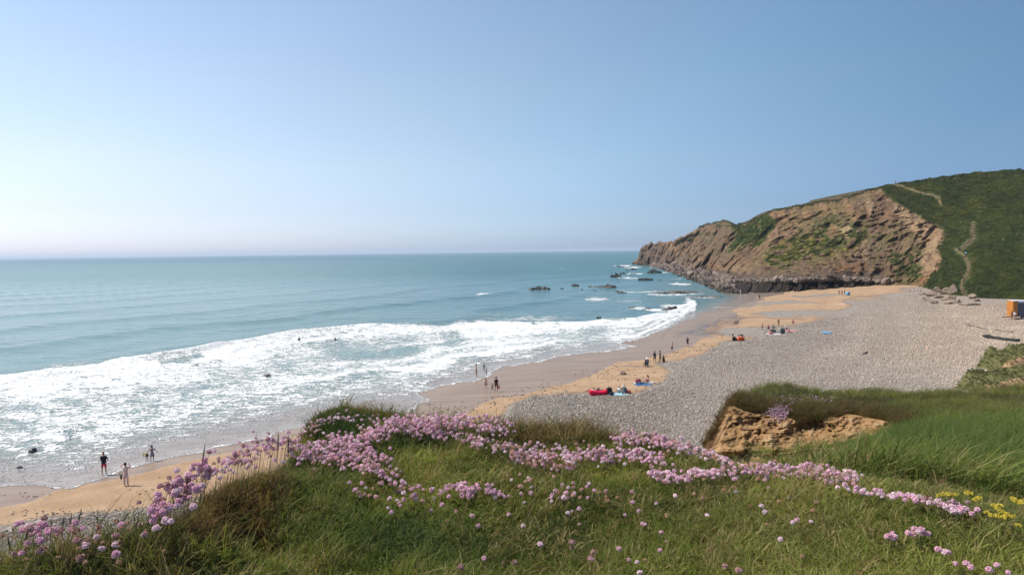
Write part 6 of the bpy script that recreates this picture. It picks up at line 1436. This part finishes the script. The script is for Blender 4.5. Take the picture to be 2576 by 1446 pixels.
def dog(u, v, s, rz, col, label, sit=False):
    p = Vector(gp(u, v)[0]); o = empty('dog', p, rz); o.scale = (s, s, s); tag(o, label, 'dog'); m_ = simple('dog_fur_%d' % int(u), col, 0.9, 0.3, 14)
    if not sit:
        V_ = [(-.28, 0, .45), (0, 0, .44), (.24, 0, .47), (.36, 0, .60), (.46, 0, .66), (.58, 0, .63), (-.42, 0, .52), (-.58, 0, .60)]; E_ = [(0, 1), (1, 2), (2, 3), (3, 4), (4, 5), (0, 6), (6, 7)]; R_ = [.09, .095, .12, .07, .07, .032, .03, .016]
        for sy, a, b in ((-1, .05, -.10), (1, -.08, .08)):
            k = len(V_); V_ += [(.24, .07*sy, .36), (.26+a, .075*sy, .20), (.24+a*2, .075*sy, .03), (.29+a*2, .075*sy, .02)]; E_ += [(2, k), (k, k+1), (k+1, k+2), (k+2, k+3)]; R_ += [.055, .03, .022, .022]
            k = len(V_); V_ += [(-.28, .075*sy, .36), (-.22+b, .08*sy, .24), (-.33+b, .08*sy, .14), (-.31+b*1.4, .08*sy, .03), (-.26+b*1.4, .08*sy, .02)]; E_ += [(0, k), (k, k+1), (k+1, k+2), (k+2, k+3), (k+3, k+4)]; R_ += [.07, .045, .025, .02, .022]
    else:
        V_ = [(0, 0, .14), (.04, 0, .32), (.08, 0, .50), (.10, 0, .66), (.13, 0, .76), (.25, 0, .73), (-.18, 0, .06), (-.36, 0, .05)]; E_ = [(0, 1), (1, 2), (2, 3), (3, 4), (4, 5), (0, 6), (6, 7)]; R_ = [.13, .12, .12, .075, .075, .035, .03, .015]
        for sy in (-1, 1):
            k = len(V_); V_ += [(.14, .08*sy, .38), (.17, .08*sy, .18), (.18, .08*sy, .03), (.23, .08*sy, .02)]; E_ += [(2, k), (k, k+1), (k+1, k+2), (k+2, k+3)]; R_ += [.05, .03, .022, .022]
            k = len(V_); V_ += [(.10, .12*sy, .16), (.02, .13*sy, .04), (.14, .13*sy, .025)]; E_ += [(0, k), (k, k+1), (k+1, k+2)]; R_ += [.07, .03, .025]
    skin_obj('body', [Vector(q) for q in V_], E_, R_, m_, o, 0)
    for sy in (-1, 1):
        bm = bmesh.new(); bmesh.ops.create_cone(bm, cap_ends=True, segments=5, radius1=.035, radius2=.005, depth=.09); h = Vector(V_[4])+Vector((-.02, .05*sy, .07)); bm_obj('ear', bm, m_, o, h)
dog(1851, 816, 1.15, 0.1, (0.09, 0.055, 0.03), 'brown dog trotting alone on the dry sand')
dog(1670, 911, 1.2, 2.0, (0.07, 0.015, 0.01), 'dark red brown dog sitting beside the standing pair', True)
# swimmers and surfer
def swimmer(u, v, lab, surf=False):
    p = Vector(gp0(np.array(u*1.0), np.array(v*1.0))); 
    if surf:
        o = empty('surfboard', p+Vector((0, 0, 0.15)), 0.5); tag(o, 'white surfboard carrying the sitting surfer', 'surfboard'); bm = bmesh.new(); bmesh.ops.create_uvsphere(bm, u_segments=16, v_segments=8, radius=1)
        for q in bm.verts: q.co = Vector((q.co.x*1.1, q.co.y*0.27*(1-0.25*abs(q.co.x)), q.co.z*0.05+0.14*q.co.x**4*0.3))
        bm_obj('board', bm, simple('board_white', (0.7, 0.7, 0.68), 0.4), o, smooth=True)
        bm = bmesh.new(); box_bm(bm, (-0.9, 0, -0.1), (0.12, 0.02, 0.16)); bm_obj('fin', bm, M_EYE, o)
        person(0, 0, 1.7, 1.2, 'sit', lab, None, None, 'fair', (0.03, 0.02, 0.02), ('down', 'knee'), wetsuit=BLK, at=p+Vector((0, 0, 0.12)), fingers=False)
    else: person(0, 0, 1.72, 1.0, 'stand', lab, None, None, 'fair', (0.03, 0.02, 0.02), ('out', 'out'), wetsuit=BLK, at=p+Vector((0, 0, -1.05)), fingers=False)
swimmer(569, 871, 'surfer in a black wetsuit sitting on a board beyond the breaking wave', True)
swimmer(752, 855, 'swimmer in a black wetsuit nearer the surfer on the board'); swimmer(843, 857, 'swimmer in a black wetsuit further from the surfer on the board')
# blue board on the cobbles
p = Vector(gp(2079, 839)[0]); bm = bmesh.new(); bmesh.ops.create_uvsphere(bm, u_segments=16, v_segments=8, radius=1)
for q in bm.verts: q.co = Vector((q.co.x*1.05, q.co.y*0.5*(1-.2*q.co.x), q.co.z*0.07))
o = bm_obj('bodyboard', bm, cloth((0.10, 0.32, 0.55)), None, p+Vector((0, 0, 0.2)), True); o.rotation_euler = (0.15, 0, 0.1); tag(o, 'blue bodyboard lying alone on the grey cobbles', 'bodyboard')
# driftwood
def wood(u0, v0, u1, v1, r, mat, label, seed=0, cat='log'):
    a = Vector(gp(u0, v0)[0]); b = Vector(gp(u1, v1)[0]); N, K = 12, 26; d = b-a; L = d.length; d.normalize(); up = Vector((0, 0, 1)); s = d.cross(up).normalized(); vs_ = []
    for i in range(K):
        t = i/(K-1); rr = r*(0.45+0.55*min(1, t*7))*(1-0.45*t)*(1+0.22*mnoise.noise(Vector((t*9, seed, 0)))); c = d*L*t+up*(r*0.62+0.08*math.sin(t*5+seed)); c += s*0.12*math.sin(t*4)
        for j in range(N):
            w = j/N*6.2832; q = rr*(1+0.25*mnoise.noise(Vector((t*14, math.cos(w)*1.5, math.sin(w)*1.5+seed)))); vs_.append(c+s*math.cos(w)*q*1.25+up*math.sin(w)*q)
    fs = [(i*N+j, i*N+(j+1) % N, (i+1)*N+(j+1) % N, (i+1)*N+j) for i in range(K-1) for j in range(N)]+[tuple(range(N))[::-1], tuple((K-1)*N+j for j in range(N))]
    me = bpy.data.meshes.new('log'); me.from_pydata(vs_, [], fs); o = link('driftwood_log', me, mat, None, a); tag(o, label, cat); return o
wood(2473, 849, 2560, 860, 0.36, simple('black_wood', (0.022, 0.022, 0.02), 0.7, 0.4, 3), 'long thick black log lying on the cobbles at the right edge', 2)
MD = simple('drift_grey', (0.16, 0.12, 0.09), 0.9, 0.3, 3)
for i, (a, b, c, d, r, l) in enumerate(((2430, 817, 2455, 823, 0.16, 'short driftwood branch at the left end of the strandline'), (2455, 824, 2500, 832, 0.14, 'long thin driftwood branch in the middle of the strandline'), (2505, 832, 2545, 836, 0.16, 'driftwood branch nearest the black log, at the right of the strandline'),
                                     (2322, 757, 2356, 762, 0.4, 'grey log on the cobbles left of the boulders by the steps'), (2168, 892, 2182, 887, 0.14, 'short dark stick on the open cobbles'), (2425, 769, 2465, 767, 0.3, 'pale plank-like log before the foot of the steps'))):
    wood(a, b, c, d, r, MD if i != 4 else simple('black_wood', (0.022, 0.022, 0.02)), l, i)
# ---------------- orange and grey catering trailer cut by the right edge
def trailer():
    p = Vector(gp(2548, 804)[0]); s = p.y/F; H = 47*s; o = empty('trailer', p, -0.12); tag(o, 'orange and grey metal trailer parked on the cobbles at the right edge', 'trailer')
    mo = simple('orange_paint', (0.46, 0.18, 0.03), 0.45, 0.08, 2); mg = simple('grey_metal', (0.11, 0.115, 0.14), 0.45, 0.1, 3); mw = simple('white_paint', (0.6, 0.62, 0.66), 0.5); mt = simple('tyre', (0.02, 0.02, 0.02), 0.8)
    z0 = H*0.16; L = 4.6; D = 2.0
    bm = bmesh.new(); box_bm(bm, (L/2, D/2, z0+(H-z0)/2), (L, D, H-z0), 0, 0.06); bm_obj('body', bm, mg, o)
    bm = bmesh.new(); box_bm(bm, (0.33, D/2, z0+(H-z0)/2+0.01), (0.86, D+0.06, H-z0+0.05), 0, 0.08); bm_obj('orange_end_panel', bm, mo, o)
    bm = bmesh.new(); box_bm(bm, (L/2+0.4, -0.05, H-0.17), (L-0.85, 0.16, 0.26), 0, 0.03); bm_obj('awning_roll', bm, mw, o)
    for k in range(14):
        bm = bmesh.new(); box_bm(bm, (L/2+0.4, -0.02, z0+0.12+k*(H-z0-0.5)/14), (L-0.95, 0.05, (H-z0-0.5)/14*0.72), 0, 0.01); bm_obj('shutter_slat', bm, mg, o)
    bm = bmesh.new(); box_bm(bm, (L/2, D/2, H+0.03), (L+0.05, D+0.1, 0.06), 0, 0.02); bm_obj('roof', bm, mw, o)
    for xx in (1.7, 2.6):
        bm = bmesh.new(); bmesh.ops.create_cone(bm, cap_ends=True, segments=20, radius1=0.33, radius2=0.33, depth=0.2); bmesh.ops.rotate(bm, verts=bm.verts[:], cent=(0, 0, 0), matrix=Matrix.Rotation(PI/2, 3, 'X')); w = bm_obj('wheel', bm, mt, o, Vector((xx, 0.12, 0.3)))
        bm = bmesh.new(); bmesh.ops.create_cone(bm, cap_ends=True, segments=12, radius1=0.15, radius2=0.12, depth=0.06); bmesh.ops.rotate(bm, verts=bm.verts[:], cent=(0, 0, 0), matrix=Matrix.Rotation(PI/2, 3, 'X')); bm_obj('rim', bm, mw, w, Vector((0, -0.12, 0)))
    bm = bmesh.new(); box_bm(bm, (-0.7, D/2, 0.42), (1.5, 0.1, 0.1), 0, 0.02); bm_obj('drawbar', bm, mt, o)
    person(2544, 805, 1.72, 0.5, 'stand', 'person in dark red standing in front of the trailer end', (0.16, 0.03, 0.03), (0.10, 0.05, 0.05), 'tan', (0.03, 0.015, 0.01), ('fwd', 'down'))
    person(2551, 804, 1.6, -0.5, 'stand', 'person in white beside the orange end of the trailer', WHT, (0.42, 0.33, 0.34), 'fair', (0.2, 0.14, 0.1), ('down', 'fwd'))
trailer()

# ---------------- grassy banks and bushes beyond, at the right edge
def far_bank():
    mb = NT('bank_turf', 0.95, 0.15); c = mb.coords(); a = mb.attr('mask'); n = mb.noise(c, 1.2, 6, 0.65); sp = mb.sep(a.outputs['Color'])
    col = mb.mix(mb.ramp(mb.math('ADD', sp[0], mb.math('MULTIPLY', mb.math('SUBTRACT', n, .5), .5)), .35, .6), mb.mix(n, (0.075, 0.075, 0.028), (0.14, 0.13, 0.05)), mb.mix(n, (0.24, 0.14, 0.07), (0.40, 0.27, 0.15))); mb.out(col, mb.bump(n, .2, .8))
    clumps = []
    # outline in measured positions of two banks: (left tip U, base V, top V, right top V)
    for (u0, vb, vt, u1, dp, nm) in ((2514, 936, 892, 2900, 6, 'upper'), (2455, 992, 952, 2900, 5, 'lower')):
        base = gp(u0, vb)[0]; y0 = base[1]; nx, ny = 90, 60; us = np.linspace(u0, u1, nx); tv = np.linspace(0, 1, ny); P = np.zeros((ny, nx, 3)); M = np.zeros((ny, nx))
        for i, u in enumerate(us):
            q = (u-u0)/(u1-u0); rise = ss(0, 0.10, q)*(1+0.5*q); top = (vb-vt)*y0/F*1.0; 
            for j, t in enumerate(tv):
                yy = y0+(t-0.15)*dp*(1+q); x = (u-UC)/F*y0; hgt = top*rise*(ss(-0.02, 0.22, t)*0.75+0.25*ss(0.1, 0.6, t))*ss(1.0, 0.75, t); w = fbm(np.array(x/1.3), np.array(yy/1.3), o=3, s=701)
                P[j, i] = (x+w*0.7, yy+w*0.7, float(beach_z(np.array(x), np.array(yy)))-0.25+hgt*(1+0.5*w)); M[j, i] = ss(0.30, 0.12, t+w*0.06)*ss(0.9, 0.2, q)
                if t > 0.14+0.1*q and hgt > 0.3: clumps += [P[j, i]]*1
        me = npmesh('grassy_bank', P.reshape(-1, 3), gridfaces(ny, nx)); vcol(me, 'mask', np.stack([M, M, M], -1)); o = link('grassy_bank', me, mb.m); tag(o, 'grassy bank with a sandy face at the right edge', kind='structure')
    P = np.array(clumps); P = P[RNG.random(len(P)) < 0.5]+RNG.normal(0, .12, (int(0), 3)) if False else P[RNG.random(len(P)) < 0.55]; n = len(P); P = P+RNG.normal(0, .12, (n, 3))*(1, 1, 0.2); S = RNG.uniform(.07, .17, n)
    low = (P[:, 1] < 60); base = np.array((0.12, 0.115, 0.045))*RNG.uniform(0.4, 1.5, (n, 1))
    cloud('bank_bushes', P, rand_rot(n, .3), np.stack([S, S, S*.9], 1), base, SCRUB, 4, 'low green bushes and grass on the banks at the right edge')
far_bank()
# ---------------- bushy plant at the left foot of the sandy bank
def bank_bush():
    P = []
    for (u, v, ru, rv, q) in ((1855, 1108, 30, 20, 260), (1915, 1125, 46, 10, 150), (1875, 1045, 12, 16, 20)):
        ua, va = RNG.normal(u, ru*.5, q), RNG.normal(v, rv*.5, q); ya = near_hit(ua, va, 6, 20)
        for uu, vv, yy in zip(ua, va, ya):
            if yy == yy: p_ = ray(np.array(uu), np.array(vv))*(yy-random.uniform(0, .25)); P.append((p_[0], p_[1], CAMZ+p_[2]))
    n = len(P); S = RNG.uniform(.05, .11, n); o = cloud('low_bush', np.array(P), rand_rot(n, .4), np.stack([S, S, S], 1), np.array((0.055, 0.095, 0.035))*RNG.uniform(.6, 1.5, (n, 1)), SCRUB, 4, 'small green leafy bush growing at the foot of the sandy bank')
bank_bush()

# ================================================================== SEA HAZE
def haze():
    bm = bmesh.new(); bmesh.ops.create_cube(bm, size=1)
    for v in bm.verts: v.co = Vector((v.co.x*110000, 600-1200+(v.co.y+0.5)*34000, -4+(v.co.z+0.5)*70))
    m_ = bpy.data.materials.new('haze_air'); m_.use_nodes = True; n = m_.node_tree.nodes; n.remove(n['Principled BSDF'])
    pv = n.new('ShaderNodeVolumePrincipled'); pv.inputs['Color'].default_value = (0.74, 0.86, 1.0, 1); pv.inputs['Density'].default_value = 8e-5; pv.inputs['Anisotropy'].default_value = 0.2
    m_.node_tree.links.new(pv.outputs[0], [q for q in n if q.type == 'OUTPUT_MATERIAL'][0].inputs['Volume'])
    o = bm_obj('haze', bm, m_); tag(o, 'thin pale sea haze', kind='stuff')
haze()
